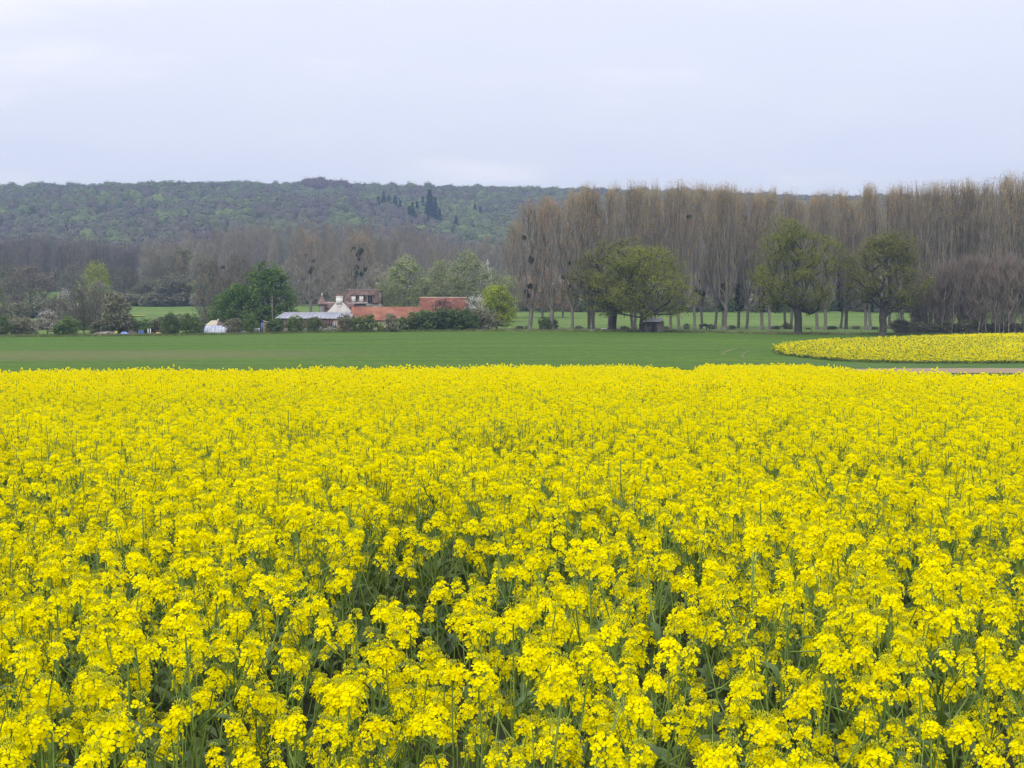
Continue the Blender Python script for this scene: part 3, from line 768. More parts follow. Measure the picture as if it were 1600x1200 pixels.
# dark wood behind the pastures, at the edge of the frame
for row, (d, n) in enumerate(((820, 30), (760, 28), (700, 26))):
    for k in range(n):
        px = -25 + 262 * (k + RG.uniform(-.3, .3)) / n
        top = np.interp(px, [0, 60, 150, 240], [372, 370, 376, 384]) + RG.uniform(-5, 6) + row * 5
        plant_tree('bare_tree' if RG.random() < .6 else 'poplar', 'woodland_tree', px, d + RG.uniform(-20, 20), top, RG.uniform(17, 26),
                   'dark leafless tree in the brown wood below the hill', group='dark wood below the hill', leafm='brown_bud', twigm='dark_twig', barkm='bark')
# grey-brown wood behind the farm
topc = lambda px: np.interp(px, [225, 250, 300, 350, 450, 560, 650, 700, 740, 800], [374, 368, 366, 352, 345, 347, 353, 368, 372, 376])
for row, (d, n) in enumerate(((690, 42), (640, 40), (590, 36), (540, 32))):
    for k in range(n):
        px = 228 + 590 * (k + RG.uniform(-.35, .35)) / n
        top = topc(px) + row * 9 + RG.uniform(-4, 6)
        b = RG.random()
        t = plant_tree('poplar' if b < .7 else 'bare_tree', 'woodland_tree', px, d + RG.uniform(-15, 15), top, RG.uniform(17, 26),
                   'slender grey brown leafless tree in the wood behind the farm', group='grey wood behind the farm',
                   leafm='brown_bud' if RG.random() < .75 else 'grey_leaf', twigm='grey_twig' if RG.random() < .6 else 'twig')
        if row == 3 and RG.random() < 0.18:
            for q in range(RG.randint(1, 3)): mistletoe(t, RG.uniform(-6, 6), top + RG.uniform(15, 50), RG.uniform(4, 7))

for k in range(40):
    px = 232 + k * 15 + RG.uniform(-5, 5)
    plant_tree('bush', 'bush', px, 548 + RG.uniform(-8, 8), 450 + RG.uniform(-8, 6), RG.uniform(24, 34), 'dull scrubby bush along the foot of the grey wood', cat='bush', group='bushes along the grey wood', leafm='dull_bush', rng=RG)
for k in range(19):
    px = -15 + k * 14 + RG.uniform(-4, 4)
    plant_tree('bush', 'bush', px, 690 + RG.uniform(-8, 8), 430 + RG.uniform(-8, 5), RG.uniform(20, 28), 'dark scrubby bush along the foot of the dark wood', cat='bush', group='bushes along the dark wood', leafm='dull_bush', twigm='dark_twig', rng=RG)
def T(kind, name, px, base_py, top, w, label, **k):
    """tree from the photo: where its foot is seen fixes its distance"""
    d = k.pop('d', None)
    if d is None: d = hit(px, base_py, 0, 200)[1]
    return plant_tree(kind, name, px, d, top, w, label, **k)

# individual trees behind and beside the farm
t = T('poplar', 'poplar', 487, 474, 376, 52, 'reddish budded poplar with mistletoe above the barn end', d=440, leafm='rust')
for q in ((-8, 398, 6), (4, 408, 6), (2, 420, 8), (-2, 425, 7), (-12, 436, 8), (10, 440, 8)): mistletoe(t, *q)
t = T('poplar', 'poplar', 560, 472, 370, 62, 'rusty poplar full of dark mistletoe balls behind the mansard house', d=430, leafm='rust')
for q in ((-6, 388, 7), (4, 392, 10), (0, 398, 9), (-2, 418, 9), (-6, 428, 14), (6, 428, 8), (12, 421, 8), (2, 405, 5), (-12, 445, 12), (-3, 447, 10)): mistletoe(t, *q)
for px, top, w, d in ((455, 402, 50, 420), (520, 405, 52, 410), (590, 412, 50, 400), (535, 425, 40, 380)):
    plant_tree('bare_tree', 'bare_tree', px, d, top, w, {455: 'grey bare tree beside the big green chestnut', 520: 'grey bare tree above the white gable', 590: 'grey brown bare tree above the red barn roof', 535: 'low grey bare tree between turret and mansard roof'}[px], twigm='grey_twig', leafm='brown_bud')
for px, top, w, d, l in ((635, 398, 74, 360, 'spreading pale green willow behind the red barn roof'), (606, 432, 44, 350, 'low grey green tree beside the mansard house'),
                         (690, 407, 52, 372, 'yellowish green tree between two willows behind the farm'), (733, 392, 66, 365, 'tall pale green tree above the small red roof'),
                         (712, 430, 60, 345, 'dull green tree behind the small red roof'), (665, 436, 50, 345, 'dull grey green tree behind the long red roof'),
                         (782, 420, 50, 362, 'dull olive tree behind the lime green tree')):
    plant_tree('soft_tree', 'willow', px, d, top, w, l, leafm='willow_leaf' if px != 785 else 'grey_leaf', twigm='grey_twig')
plant_tree('blossom_tree', 'blossom_tree', 758, 374, 404, 24, 'white blossom tree high behind the lime green tree', leafm='blossom')
plant_tree('leafy_tree', 'chestnut', 418, 303, 411, 80, 'big round dark green chestnut tree beside the farm', var=0)
plant_tree('leafy_tree', 'chestnut', 372, 304, 443, 62, 'smaller dark green chestnut tree beside the big one', var=1)
plant_tree('leafy_tree', 'chestnut', 347, 314, 458, 40, 'low dark green tree behind the polytunnel cottage', var=2)
plant_tree('leafy_tree', 'maple', 776, 300, 443, 54, 'lime green tree beside the end of the red roof', var=3, leafm='lime_leaf')
plant_tree('blossom_tree', 'blossom_tree', 743, 294, 457, 36, 'white blossoming tree next to the lime green tree')
plant_tree('bush', 'bush', 752, 292, 486, 44, 'grey brown scrub under the white blossoming tree', cat='bush', leafm='dull_bush')
plant_tree('blossom_tree', 'plum_tree', 692, 297.0, 465, 40, 'dark purple plum tree in front of the small red roof', leafm='purple_leaf')
for px, top, w, d, l in ((330, 404, 56, 380, 'tall bare olive brown tree beside the chestnuts'), (375, 398, 56, 400, 'bare brown tree above the smaller chestnut'), (352, 430, 44, 345, 'low bare tree behind the smaller chestnut')):
    plant_tree('dense_tree', 'bare_tree', px, d, top, w, l, leafm='brown_bud', twigm='dark_twig')
for px, top, w, d, l in ((250, 390, 50, 545, 'grey green tree in front of the grey wood'), (288, 385, 60, 540, 'tallest grey green tree in front of the grey wood'), (320, 398, 44, 532, 'grey green tree next to the bare olive tree'),
                         (232, 432, 48, 528, 'dull green low tree above the far pasture'), (275, 428, 60, 524, 'dark green low tree above the far pasture'), (314, 432, 40, 522, 'low dull tree beyond the cottage')):
    plant_tree('soft_tree', 'willow', px, d, top, w, l, leafm='grey_leaf' if px < 300 else 'willow_leaf', twigm='dark_twig')
for k in range(9):
    px = 182 + k * 17 + RG.uniform(-3, 3)
    plant_tree('bush', 'bush', px, 516 + RG.uniform(-6, 6), 462 + RG.uniform(-3, 5), 26, 'low grey green bush in the hedge above the far pasture', cat='bush', group='bushes above the far pasture', leafm='dull_bush')
plant_tree('blossom_tree', 'blossom_tree', 305, 508, 458, 18, 'pale blossoming bush above the far pasture', leafm='pink_blossom')
plant_tree('dense_tree', 'bare_tree', 48, 480, 416, 90, 'wide round leafless tree at the end of the pasture', leafm='brown_bud', twigm='dark_twig', var=1)
plant_tree('soft_tree', 'soft_tree', 12, 495, 405, 50, 'dull green tree behind the wide leafless tree', leafm='grey_leaf', twigm='dark_twig')
plant_tree('soft_tree', 'soft_tree', -4, 330, 430, 26, 'pale grey tree cut by the edge of the frame', leafm='grey_leaf')
plant_tree('soft_tree', 'soft_tree', 151, 470, 407, 38, 'yellow green pointed tree in the pasture', leafm='lime_leaf', twigm='dark_twig', var=2)
plant_tree('soft_tree', 'soft_tree', 155, 400, 438, 44, 'dull green tree below the yellow green one', leafm='grey_leaf', var=1)
plant_tree('dense_tree', 'bare_tree', 115, 560, 414, 48, 'round grey tree beside the yellow green tree', leafm='grey_leaf')
plant_tree('dense_tree', 'bare_tree', 195, 540, 418, 40, 'grey tree on the other side of the yellow green tree', leafm='grey_leaf')
plant_tree('blossom_tree', 'blossom_tree', 101, 390, 450, 30, 'white blossoming thorn among bare trees', leafm='pink_blossom')
for px, top, w, l in ((119, 446, 34, 'thin bare tree nearest the white thorn'), (131, 450, 28, 'thin leaning bare tree behind the dark bush'), (149, 448, 32, 'thin bare tree under the yellow green tree'), (92, 462, 30, 'thin bare tree behind the pale thorn bush')):
    plant_tree('bare_tree', 'bare_tree', px, 302, top, w, l, leafm='grey_leaf', twigm='dark_twig', barkm='bark')
plant_tree('blossom_tree', 'blossom_tree', 74, 290, 481, 40, 'pale blossoming thorn bush behind the green field', leafm='pink_blossom')
for px, top, w, lm, l in ((182, 464, 44, 'dull_bush', 'tall olive scrub behind the rubble heap'), (42, 499, 30, 'dull_bush', 'low dull bush beside the pale thorn'), (205, 500, 28, 'dull_bush', 'olive bush behind the blue tarp'),
                          (228, 500, 28, 'bush_leaf', 'green bush behind the blue barrels'), (252, 498, 28, 'dull_bush', 'grey scrub behind the orange heap'), (160, 500, 30, 'dull_bush', 'grey green bush behind the rubble'),
                          (22, 500, 30, 'dull_bush', 'small dull bush near the edge of the frame'), (312, 500, 20, 'dull_bush', 'dull scrub behind the polytunnel'), (344, 480, 36, 'bush_leaf', 'dark green shrub above the cottage roof'),
                          (395, 482, 46, 'bush_leaf', 'green shrub under the chestnut')):
    plant_tree('bush', 'bush', px, 309 if px == 344 else 299, top, w, l, cat='bush', leafm=lm)

for k in range(15):
    px = -8 + k * 23 + RG.uniform(-7, 7)
    if 200 < px < 225 or 268 < px < 285: continue
    plant_tree('bush', 'bush', px, 330 + RG.uniform(-10, 10), 497 + RG.uniform(-7, 5), RG.uniform(18, 34), 'dull scrubby bush in the rough strip behind the yard', cat='bush', group='scrub behind the yard', leafm='dull_bush' if k % 3 else 'bush_leaf', rng=RG)
for k in range(11):
    px = -5 + k * 18 + RG.uniform(-5, 5)
    plant_tree('bush', 'bush', px, 420 + RG.uniform(-12, 12), 474 + RG.uniform(-9, 6), RG.uniform(20, 32), 'dull bush in the layered hedge across the pasture', cat='bush', group='hedge across the pasture', leafm='dull_bush', rng=RG)
# single bushes along the far edge of the green field
row = [(3, 496, 24, 525, 'bush_leaf', 'dark bush cut by the edge of the frame'), (106, 497, 34, 525, 'bush_leaf', 'dark round bush standing alone by the thin trees'), (92, 508, 20, 525, 'bush_leaf', 'small bush leaning on the dark round bush'),
       (266, 492, 28, 522, 'bush_leaf', 'dark round bush beside the orange heap'), (298, 493, 34, 522, 'bush_leaf', 'dark round bush beside the polytunnel'), (365, 499, 30, 521, 'dull_bush', 'olive brown bush at the end of the polytunnel'),
       (390, 493, 22, 520, 'bush_leaf', 'upright green bush under the chestnut tree'), (430, 499, 30, 521, 'bush_leaf', 'green bush in front of the grey roofed shed end'), (461, 496, 30, 520.5, 'bush_leaf', 'round green bush in front of the grey roofed shed'),
       (492, 497, 26, 520.5, 'bush_leaf', 'green bush in front of the shed windows'), (540, 494, 30, 519, 'dull_bush', 'thin grey bush at the foot of the white gable'), (556, 497, 26, 519, 'bush_leaf', 'green bush left under the red roof end'),
       (575, 494, 26, 519, 'bush_leaf', 'dark peaked bush in front of the red roof'), (594, 505, 12, 518, 'lime_leaf', 'tiny yellow green bush in front of the cream wall'), (611, 493, 26, 518, 'dull_bush', 'dull bush in front of the cream wall')]
for px, top, w, b, lm, l in row:
    plant_tree('bush', 'bush', px, 283 + (abs(px) % 7) * 0.2, top, w * 0.86, l, cat='bush', leafm=lm)
# tall hedge in front of the farm: a run of merged hedge plants
hd = [(634, 497, 26), (650, 491, 30), (668, 487, 36), (688, 484, 40), (708, 485, 38), (727, 486, 34), (738, 492, 20)]
for k, (px, top, w) in enumerate(hd):
    plant_tree('bush', 'hedge_bush', px, 287 + (k % 2), top, w, 'dense green shrub in the tall hedge before the red roofed barn', cat='hedge shrub', group='shrubs of the tall farm hedge', leafm='hedge_leaf')

# ------------------------------------------------------------------ poplars
front = [828, 862, 894, 920, 927, 952, 988, 993, 1017, 1048, 1061, 1085, 1096, 1118, 1129, 1133, 1154, 1167, 1190, 1202, 1227, 1236, 1277, 1290, 1314, 1322, 1354, 1360, 1389, 1410, 1425]
topp = lambda px: np.interp(px, [770, 795, 828, 870, 905, 1000, 1100, 1200, 1240, 1252, 1268, 1290, 1400, 1450, 1550, 1600, 1700], [398, 354, 326, 311, 302, 297, 301, 305, 309, 318, 316, 309, 305, 298, 291, 284, 279])
mist = {828: [(-9, 372, 8), (2, 407, 10), (0, 447, 9), (-6, 455, 8), (-4, 462, 9), (-10, 370, 5), (0, 402, 5)], 894: [(-4, 412, 8), (2, 425, 5), (-14, 433, 8), (-3, 447, 6)], 1085: [(-10, 339, 8), (3, 455, 8), (6, 440, 5)],
        1096: [(0, 458, 11), (0, 340, 5)], 1129: [(-2, 450, 9), (8, 447, 7), (0, 470, 8)], 1154: [(8, 340, 8), (8, 352, 6), (-5, 410, 10)], 1167: [(6, 438, 6)], 1190: [(0, 456, 7)], 930: [], 952: [(-8, 440, 6)], 1354: [(-6, 462, 8)]}
for k, px in enumerate(front):
    bp = 515.0 if px < 1000 else (513.5 + (k % 4) * 0.8)
    d = hit(px, bp, 0, 250)[1]
    top = topp(px) + RG.uniform(-6, 9) + (10 if px in (862,) else 0)
    names = {920: 'poplar directly behind the small white trough', 927: 'second of the two close poplars behind the small white trough', 952: 'poplar half hidden behind the trunk of the darker oak',
             988: 'pale poplar of the close pair between the two oak trunks, nearer the darker oak', 993: 'pale poplar of the close pair between the two oak trunks, nearer the shelter', 1017: 'poplar rising behind the roof of the field shelter',
             1048: 'first poplar past the field shelter on the side of the horse', 1061: 'second poplar past the field shelter on the side of the horse', 1085: 'poplar at the rump of the horse with a mistletoe ball high up',
             1096: 'poplar right behind the body of the grazing horse', 1118: 'poplar just past the head of the grazing horse', 1129: 'ivy clad poplar of the close pair between horse and long trough', 1133: 'plain trunked poplar of the close pair between horse and long trough',
             1154: 'ivy clad poplar behind the long white trough and the pail', 1167: 'first poplar past the white pail', 1190: 'ivy clad poplar beside the small olive leaved tree', 1202: 'poplar between the small olive leaved tree and the tallest oak',
             1227: 'second nearest poplar to the trunk of the tallest oak', 1236: 'poplar almost touching the trunk of the tallest oak', 1277: 'first poplar past the tallest oak towards the thicket', 1290: 'poplar standing under the tiny distant houses',
             1314: 'ivy clad poplar beside the slender half leaved oak', 1322: 'poplar hidden behind the slender half leaved oak', 1354: 'plain poplar of the close pair before the oak by the thicket', 1360: 'ivy clad poplar of the close pair before the oak by the thicket',
             1389: 'poplar just past the oak by the thicket', 1410: 'poplar at the very start of the bare thicket', 1425: 'poplar standing inside the start of the bare thicket', 828: 'first poplar of the row, hung with many mistletoe balls', 862: 'wide forked poplar second in the row', 894: 'poplar with mistletoe left of the oaks in the row'}
    t = plant_tree('poplar', 'poplar', px, d, top, 70 if px in (828, 862) else RG.uniform(42, 54), names.get(px, 'tall leafless poplar with ochre budded top in the front row'), group='front row poplars', var=k,
                   leafm='rust' if px in (862,) else 'ochre')
    for q in mist.get(px, []): mistletoe(t, *q)
    if px in (1129, 1154, 1190, 1314, 1360): ivy(t, 4, RG.uniform(5, 7), RG.uniform(0.8, 1.1))
for d, n, x0, x1, off in ((486, 28, 800, 1690, 3), (505, 24, 815, 1690, 0), (528, 22, 850, 1690, 2)):
    for k in range(n):
        px = x0 + (x1 - x0) * (k + RG.uniform(-.35, .35)) / n
        plant_tree('poplar', 'poplar', px, d + RG.uniform(-10, 10), topp(px) + off + RG.uniform(-8, 9), RG.uniform(28, 48),
                   'slim leafless poplar deep inside the plantation', group='poplars inside the plantation', leafm='ochre', rng=RG)
for k in range(16):       # nearer, taller ones behind the thicket
    px = 1440 + k * 14 + RG.uniform(-4, 4)
    plant_tree('poplar', 'poplar', px, 318 + RG.uniform(-6, 8), topp(px) + RG.uniform(-4, 8), RG.uniform(46, 60), 'tall brown poplar rising behind the bare thicket', group='poplars behind the thicket', leafm='brown_bud' if k % 2 else 'ochre', rng=RG)
# dark hedge and undergrowth beyond the meadow, under the poplars
for k in range(46):
    px = 770 + k * 18.5 + RG.uniform(-5, 5)
    plant_tree('bush', 'bush', px, 460 + RG.uniform(-4, 10), 464 + RG.uniform(-8, 5), RG.uniform(24, 34), 'dark scrubby bush in the hedge beyond the poplar meadow', cat='bush', group='bushes beyond the poplar meadow', leafm='dull_bush' if RG.random() < .6 else 'bush_leaf', rng=RG)
for k in range(17):
    px = 785 + k * 40 + RG.uniform(-10, 10)
    plant_tree('bare_tree', 'bare_tree', px, 474 + RG.uniform(0, 12), 435 + RG.uniform(-12, 8), RG.uniform(40, 56), 'low bare tree in the hedge beyond the poplar meadow', group='bare trees beyond the poplar meadow', leafm='brown_bud', twigm='dark_twig', rng=RG)
for px, top, w, l, lm in ((848, 415, 60, 'reddish twiggy young tree between the first poplars', 'rust'), (800, 432, 52, 'dull brown twiggy tree beside the lime green tree', 'brown_bud'), (880, 440, 46, 'low pinkish twiggy tree behind the third poplar', 'rust')):
    plant_tree('bare_tree', 'bare_tree', px, 400, top, w, l, leafm=lm, twigm='twig')
# thicket at the right of the photo
for k in range(17):
    px = 1428 + k * 13.5 + RG.uniform(-4, 4)
    plant_tree('thicket_tree', 'thicket_tree', px, 284 + RG.uniform(-3, 8), np.interp(px, [1420, 1460, 1500, 1660], [452, 425, 410, 402]) + RG.uniform(-6, 8), RG.uniform(42, 56),
               'bare many stemmed tree in the grey brown thicket behind the second rapeseed field', group='thicket behind the second rapeseed field', rng=RG)
for k in range(15):
    px = 1405 + k * 17 + RG.uniform(-4, 4)
    plant_tree('bush', 'bush', px, 283 + RG.uniform(0, 5), 505 + RG.uniform(-6, 4), RG.uniform(22, 32), 'low scrubby bush under the bare thicket', cat='bush', group='bushes under the thicket', leafm='dull_bush', rng=RG)
# tufts and small bushes at the poplar feet
for px, top, w in ((852, 497, 22), (862, 500, 18), (812, 505, 12), (824, 506, 10), (905, 506, 16), (975, 508, 14), (1030, 507, 10), (1041, 506, 12), (1073, 507, 14), (1112, 506, 12), (1143, 506, 16), (1212, 508, 14), (1230, 506, 16), (1262, 508, 14), (1300, 506, 16), (1338, 508, 14), (1366, 509, 14), (1396, 503, 18)):
    d = hit(px, 514.5, 0, 250)[1]
    if px == 852: plant_tree('bush', 'bush', px, 287, top, w, 'dark bush at the foot of the second poplar', cat='bush', leafm='bush_leaf')
    else: plant_tree('bush', 'bush', px, d + RG.uniform(-1, 2), top + RG.uniform(-1, 5), w * RG.uniform(0.6, 1.1), 'small scrubby bush among the poplar trunks', cat='bush', group='scrub between the poplar trunks', leafm='dull_bush')

# ------------------------------------------------------------------ oaks, each grown for its own place
def oak(seed, px, base_py, cx_px, top_py, wpx, low_py, label, leafm, n=420, leaf=(50, 0.27, 0.75), r0=0.7, name='oak', d=None, fork=0.35, upw=0.15):
    d = d or hit(px, base_py, 0, 230)[1]
    x = X(px, d); z = gz(x, d); Ht = Z(top_py, d) - z; w = wpx / F * d; z0 = Z(low_py, d) - z
    r = R_(seed); base = env_clumps(w, z0, Ht, max(8, int(n / 24)))
    shx = (cx_px - px) / F * d
    def env(rng, k):
        p = base(rng, k); p[:, 0] += shx * np.clip(p[:, 2] / Ht * 2, 0, 1); return p
    tr, cr = tree_parts(r, Ht, env, n, Ht * 0.17, r0, (5, 0.9, 0.04, 0.2), leaf, upw=upw, top=fork, wander=0.12, step=1.5, rmin=0.025)
    root = empty(name, (x, d, z), label, 'oak tree')
    link('trunk', tr.mesh('oak_trunk', True), ['bark'], root); link('crown', cr.mesh('oak_crown'), ['dark_twig', leafm], root)
    return root
oak(1, 957, 518.5, 955, 371, 128, 485, 'taller darker oak behind the wide oak by the shelter', 'oak_leaf_dull', n=420, leaf=(30, 0.25, 0.6), d=287, r0=0.85)
oak(2, 1004, 519, 1000, 387, 172, 488, 'wide spreading olive green oak beside the field shelter', 'oak_leaf', n=680, leaf=(42, 0.26, 0.62), r0=0.72)
oak(3, 1247, 523, 1240, 343, 142, 486, 'tallest olive oak standing alone at the tip of the second rapeseed field', 'oak_leaf', n=640, leaf=(44, 0.25, 0.6), r0=0.78, fork=0.3, upw=0.6)
oak(4, 1379, 524.5, 1386, 362, 126, 478, 'olive oak next to the bare thicket', 'oak_leaf_dull', n=540, leaf=(42, 0.25, 0.6), r0=0.72, fork=0.35, upw=0.3)
oak(5, 1322, 514.5, 1326, 398, 62, 470, 'slender half leaved oak between the two big oaks', 'oak_leaf_dull', n=170, leaf=(14, 0.26, 0.55), r0=0.35, fork=0.5, upw=0.4)
oak(6, 1192, 514.5, 1190, 405, 46, 470, 'small olive leaved tree beside the tallest oak', 'oak_leaf_dull', n=120, leaf=(14, 0.26, 0.55), r0=0.3, fork=0.5, upw=0.4)
oak(7, 920, 515.5, 912, 402, 62, 470, 'thin olive leaved tree behind the darker oak', 'oak_leaf_dull', n=150, leaf=(12, 0.25, 0.55), r0=0.3, fork=0.5, upw=0.4)

# ------------------------------------------------------------------ farm
def roof_slope(x0, x1, xr0, xr1, y0, z0, y1, z1, courses=14, th=0.12, mi=0):
    """a tiled slope from eave (x0..x1, y0, z0) to ridge (xr0..xr1, y1, z1): each course laps over the one below"""
    mb = MB(); rr = R_(int(abs(x0 * 10)))
    for c in range(courses):
        t0, t1 = c / courses, (c + 1) / courses + 0.2 / courses
        t1 = min(t1, 1)
        A = lambda t, e: (x0 + (xr0 - x0) * t, y0 + (y1 - y0) * t, z0 + (z1 - z0) * t + e)
        B = lambda t, e: (x1 + (xr1 - x1) * t, y0 + (y1 - y0) * t, z0 + (z1 - z0) * t + e)
        e0, e1 = th + 0.05 + rr.uniform(-.006, .006), th
        v = [A(t0, 0), B(t0, 0), B(t1, 0), A(t1, 0), A(t0, e0), B(t0, e0), B(t1, e1), A(t1, e1)]
        mb.add(v, [(0, 3, 2, 1), (4, 5, 6, 7), (0, 1, 5, 4), (1, 2, 6, 5), (2, 3, 7, 6), (3, 0, 4, 7)], mi)
    return mb
def gab(name, x0, x1, yf, yb, ze, zr, zg, wallm, roofm, label, cat, courses=14, ridge=True, sag=0.0, over=0.25):
    """long house with its ridge along x"""
    cx, cyy = (x0 + x1) / 2, (yf + yb) / 2
    root = empty(name, (cx, cyy, zg), label, cat)
    mb = MB(); hx = (x1 - x0) / 2; hy = (yb - yf) / 2
    mb.box(-hx, hx, -hy, hy, -1, ze - zg)
    mb.add([(-hx, -hy, ze - zg), (-hx, hy, ze - zg), (-hx, 0, zr - zg - 0.05), (hx, -hy, ze - zg), (hx, hy, ze - zg), (hx, 0, zr - zg - 0.05)], [(0, 2, 1), (3, 4, 5)])
    link('wall', mb.mesh('wall'), [wallm], root)
    mb = roof_slope(-hx - over, hx + over, -hx - over, hx + over, -hy - 0.35, ze - zg - 0.1, 0, zr - zg, courses)
    mb.join(roof_slope(-hx - over, hx + over, -hx - over, hx + over, hy + 0.35, ze - zg - 0.1, 0, zr - zg, courses))
    rf = link('roof', mb.mesh('roof'), [roofm], root)
    if ridge:
        n = int((x1 - x0) / 0.45)
        mb = MB()
        th = np.linspace(0, math.pi, 6)
        for k in range(n):
            a0 = -hx - over + k * (2 * hx + 2 * over) / n; a1 = a0 + (2 * hx + 2 * over) / n - 0.015
            rr0, rr1 = 0.15, 0.13
            v = [(a0, math.cos(t) * rr0, zr - zg + 0.06 + math.sin(t) * rr0) for t in th] + [(a1, math.cos(t) * rr1, zr - zg + 0.06 + math.sin(t) * rr1) for t in th]
            mb.add(v, [(i, i + 1, i + 7, i + 6) for i in range(5)])
        link('ridge_tiles', mb.mesh('ridge_tiles'), ['ridge'], rf)
    return root
def window(parent, x0, x1, y, z0, z1, framem='white_paint', glassm='glass', name='window', bars=True):
    """y = outer face of the wall in the parent's space; frame stands proud of it, pane sits in it"""
    mb = MB(); t = 0.07
    mb.box(x0, x1, y - 0.06, y + 0.02, z0, z0 + t); mb.box(x0, x1, y - 0.06, y + 0.02, z1 - t, z1)
    mb.box(x0, x0 + t, y - 0.06, y + 0.02, z0 + t, z1 - t); mb.box(x1 - t, x1, y - 0.06, y + 0.02, z0 + t, z1 - t)
    if bars: mb.box((x0 + x1) / 2 - .03, (x0 + x1) / 2 + .03, y - 0.05, y + 0.02, z0 + t, z1 - t)
    w = link(name, mb.mesh(name), [framem], parent)
    mb = MB(); mb.box(x0 + t * .9, x1 - t * .9, y - 0.03, y - 0.02, z0 + t * .9, z1 - t * .9); link('pane', mb.mesh('pane'), [glassm], w)
    return w

# 1 long shed with grey metal roof
d = 290.0; zg = gz(X(480, d), d)
x0, x1 = X(433, d), X(546, d)
shed = empty('shed', (0, d, zg), 'long low shed with a pale grey metal roof beside the white gable', 'shed')
ze, zr = Z(497.5, d) - zg, Z(488, d + 5) - zg
mb = MB(); mb.box(x0, x1, 0.1, 6, -1, ze - 0.05); link('wall', mb.mesh('wall'), ['stone'], shed)
nb = 18; xs = np.linspace(x0, X(520, d), nb + 1)
bm_ = MB(); bm_.box(0, 1, 0, 0.05, 0, 1); board = bm_.mesh('board'); board.materials.append(M['wood_red'])
for k in range(nb):
    o = link('board', board, None, shed); o.location = (xs[k], 0.02 + 0.02 * (k % 2), ze - 1.5 if k > 12 else ze - 1.9); o.scale = (xs[k + 1] - xs[k] - 0.02, 1, 1.42 if k > 12 else 1.82)
mb = MB(); mb.box(X(520.5, d), x1, 0.0, 0.1, 0, ze - 0.06); link('brick_wall', mb.mesh('brick_wall'), ['brick'], shed)
nb = 17; xs = np.linspace(X(429, d), X(549, d), nb + 1); sk = X(437, d) - X(429, d)
for k in range(nb):
    mb = MB(); w_ = xs[k + 1] - xs[k]; nn = 6
    for q in range(nn):
        a0, a1 = w_ * q / nn, w_ * (q + 1) / nn; am = (a0 + a1) / 2
        s0 = sk * (1 - k / nb)
        for (u0, u1, h0, h1) in ((a0, am, 0, 0.06), (am, a1, 0.06, 0)):
            v = [(u0, -0.35, ze - 0.02 + h0), (u1, -0.35, ze - 0.02 + h1), (u1 + s0, 5.5, zr + h1), (u0 + s0, 5.5, zr + h0)]
            mb.add(v, [(0, 1, 2, 3)])
    o = link('roof_sheet', mb.mesh('roof_sheet'), ['old_sheet' if k in (3, 4, 15, 16) else 'zinc'], shed); o.location = (xs[k], 0, 0.01 * (k % 2))
for a0, a1 in ((507, 512), (520, 526), (530, 534)): window(shed, X(a0, d), X(a1, d), 0.0 if a0 > 519 else 0.1, 0.7, 2.0, glassm='dark' if a0 == 507 else 'glass')

# 2 white gable house with chimney
d = 297.0; zg = gz(X(530, d), d)
hs = empty('white_house', (X(530, d), d, zg), 'white rendered gable end with a tall chimney', 'house')
lx = lambda p: X(p, d) - X(530, d)
lz = lambda q: Z(q, d) - zg
mb = MB()
mb.prism([(lx(509), lz(490)), (lx(509), -1), (lx(549), -1), (lx(549), lz(486)), (lx(536), lz(472.5)), (lx(525), lz(472.5))], 0, 9)
link('wall', mb.mesh('wall'), ['render'], hs)
mb = MB()
for (a0, b0, a1, b1) in ((505.5, 493, 525.2, 472), (549.5, 486.5, 535.8, 472)):
    s = 1 if a0 > a1 else -1
    v = [(lx(a0), 0.22, lz(b0)), (lx(a1), 0.22, lz(b1)), (lx(a1), 9.3, lz(b1)), (lx(a0), 9.3, lz(b0))]
    v += [(x, y, z + 0.22) for x, y, z in v]
    mb.add(v, [(0, 3, 2, 1), (4, 5, 6, 7), (0, 1, 5, 4), (1, 2, 6, 5), (2, 3, 7, 6), (3, 0, 4, 7)])
mb.box(lx(525), lx(536), 0.25, 9.2, lz(472.4), lz(471))
rf = link('roof', mb.mesh('roof'), ['tile_brown'], hs)
mb = MB(); mb.box(lx(525.2), lx(535.0), -0.12, 1.1, lz(476), lz(464)); mb.box(lx(524.6), lx(535.6), -0.2, 1.18, lz(464) + .002, lz(462.8)); mb.prism([(lx(525.2), lz(476)), (lx(535.0), lz(476)), (lx(530.8), lz(479)), (lx(529.4), lz(479))][::-1], -0.1, 0.02)
ch = link('chimney', mb.mesh('chimney'), ['render'], rf)
mb = MB(); mb.prism([(lx(527.5), lz(462.7)), (lx(533.5), lz(462.7)), (lx(532.6), lz(460)), (lx(528.4), lz(460))][::-1], 0.1, 0.8)
link('chimney_cap', mb.mesh('chimney_cap'), ['tile_red'], rf)
mb = MB(); tubes(mb, [(lx(527), 0.4, lz(463))], [(lx(527), 0.4, lz(458))], [0.05], [0.04], 6); link('flue', mb.mesh('flue'), ['zinc'], rf)
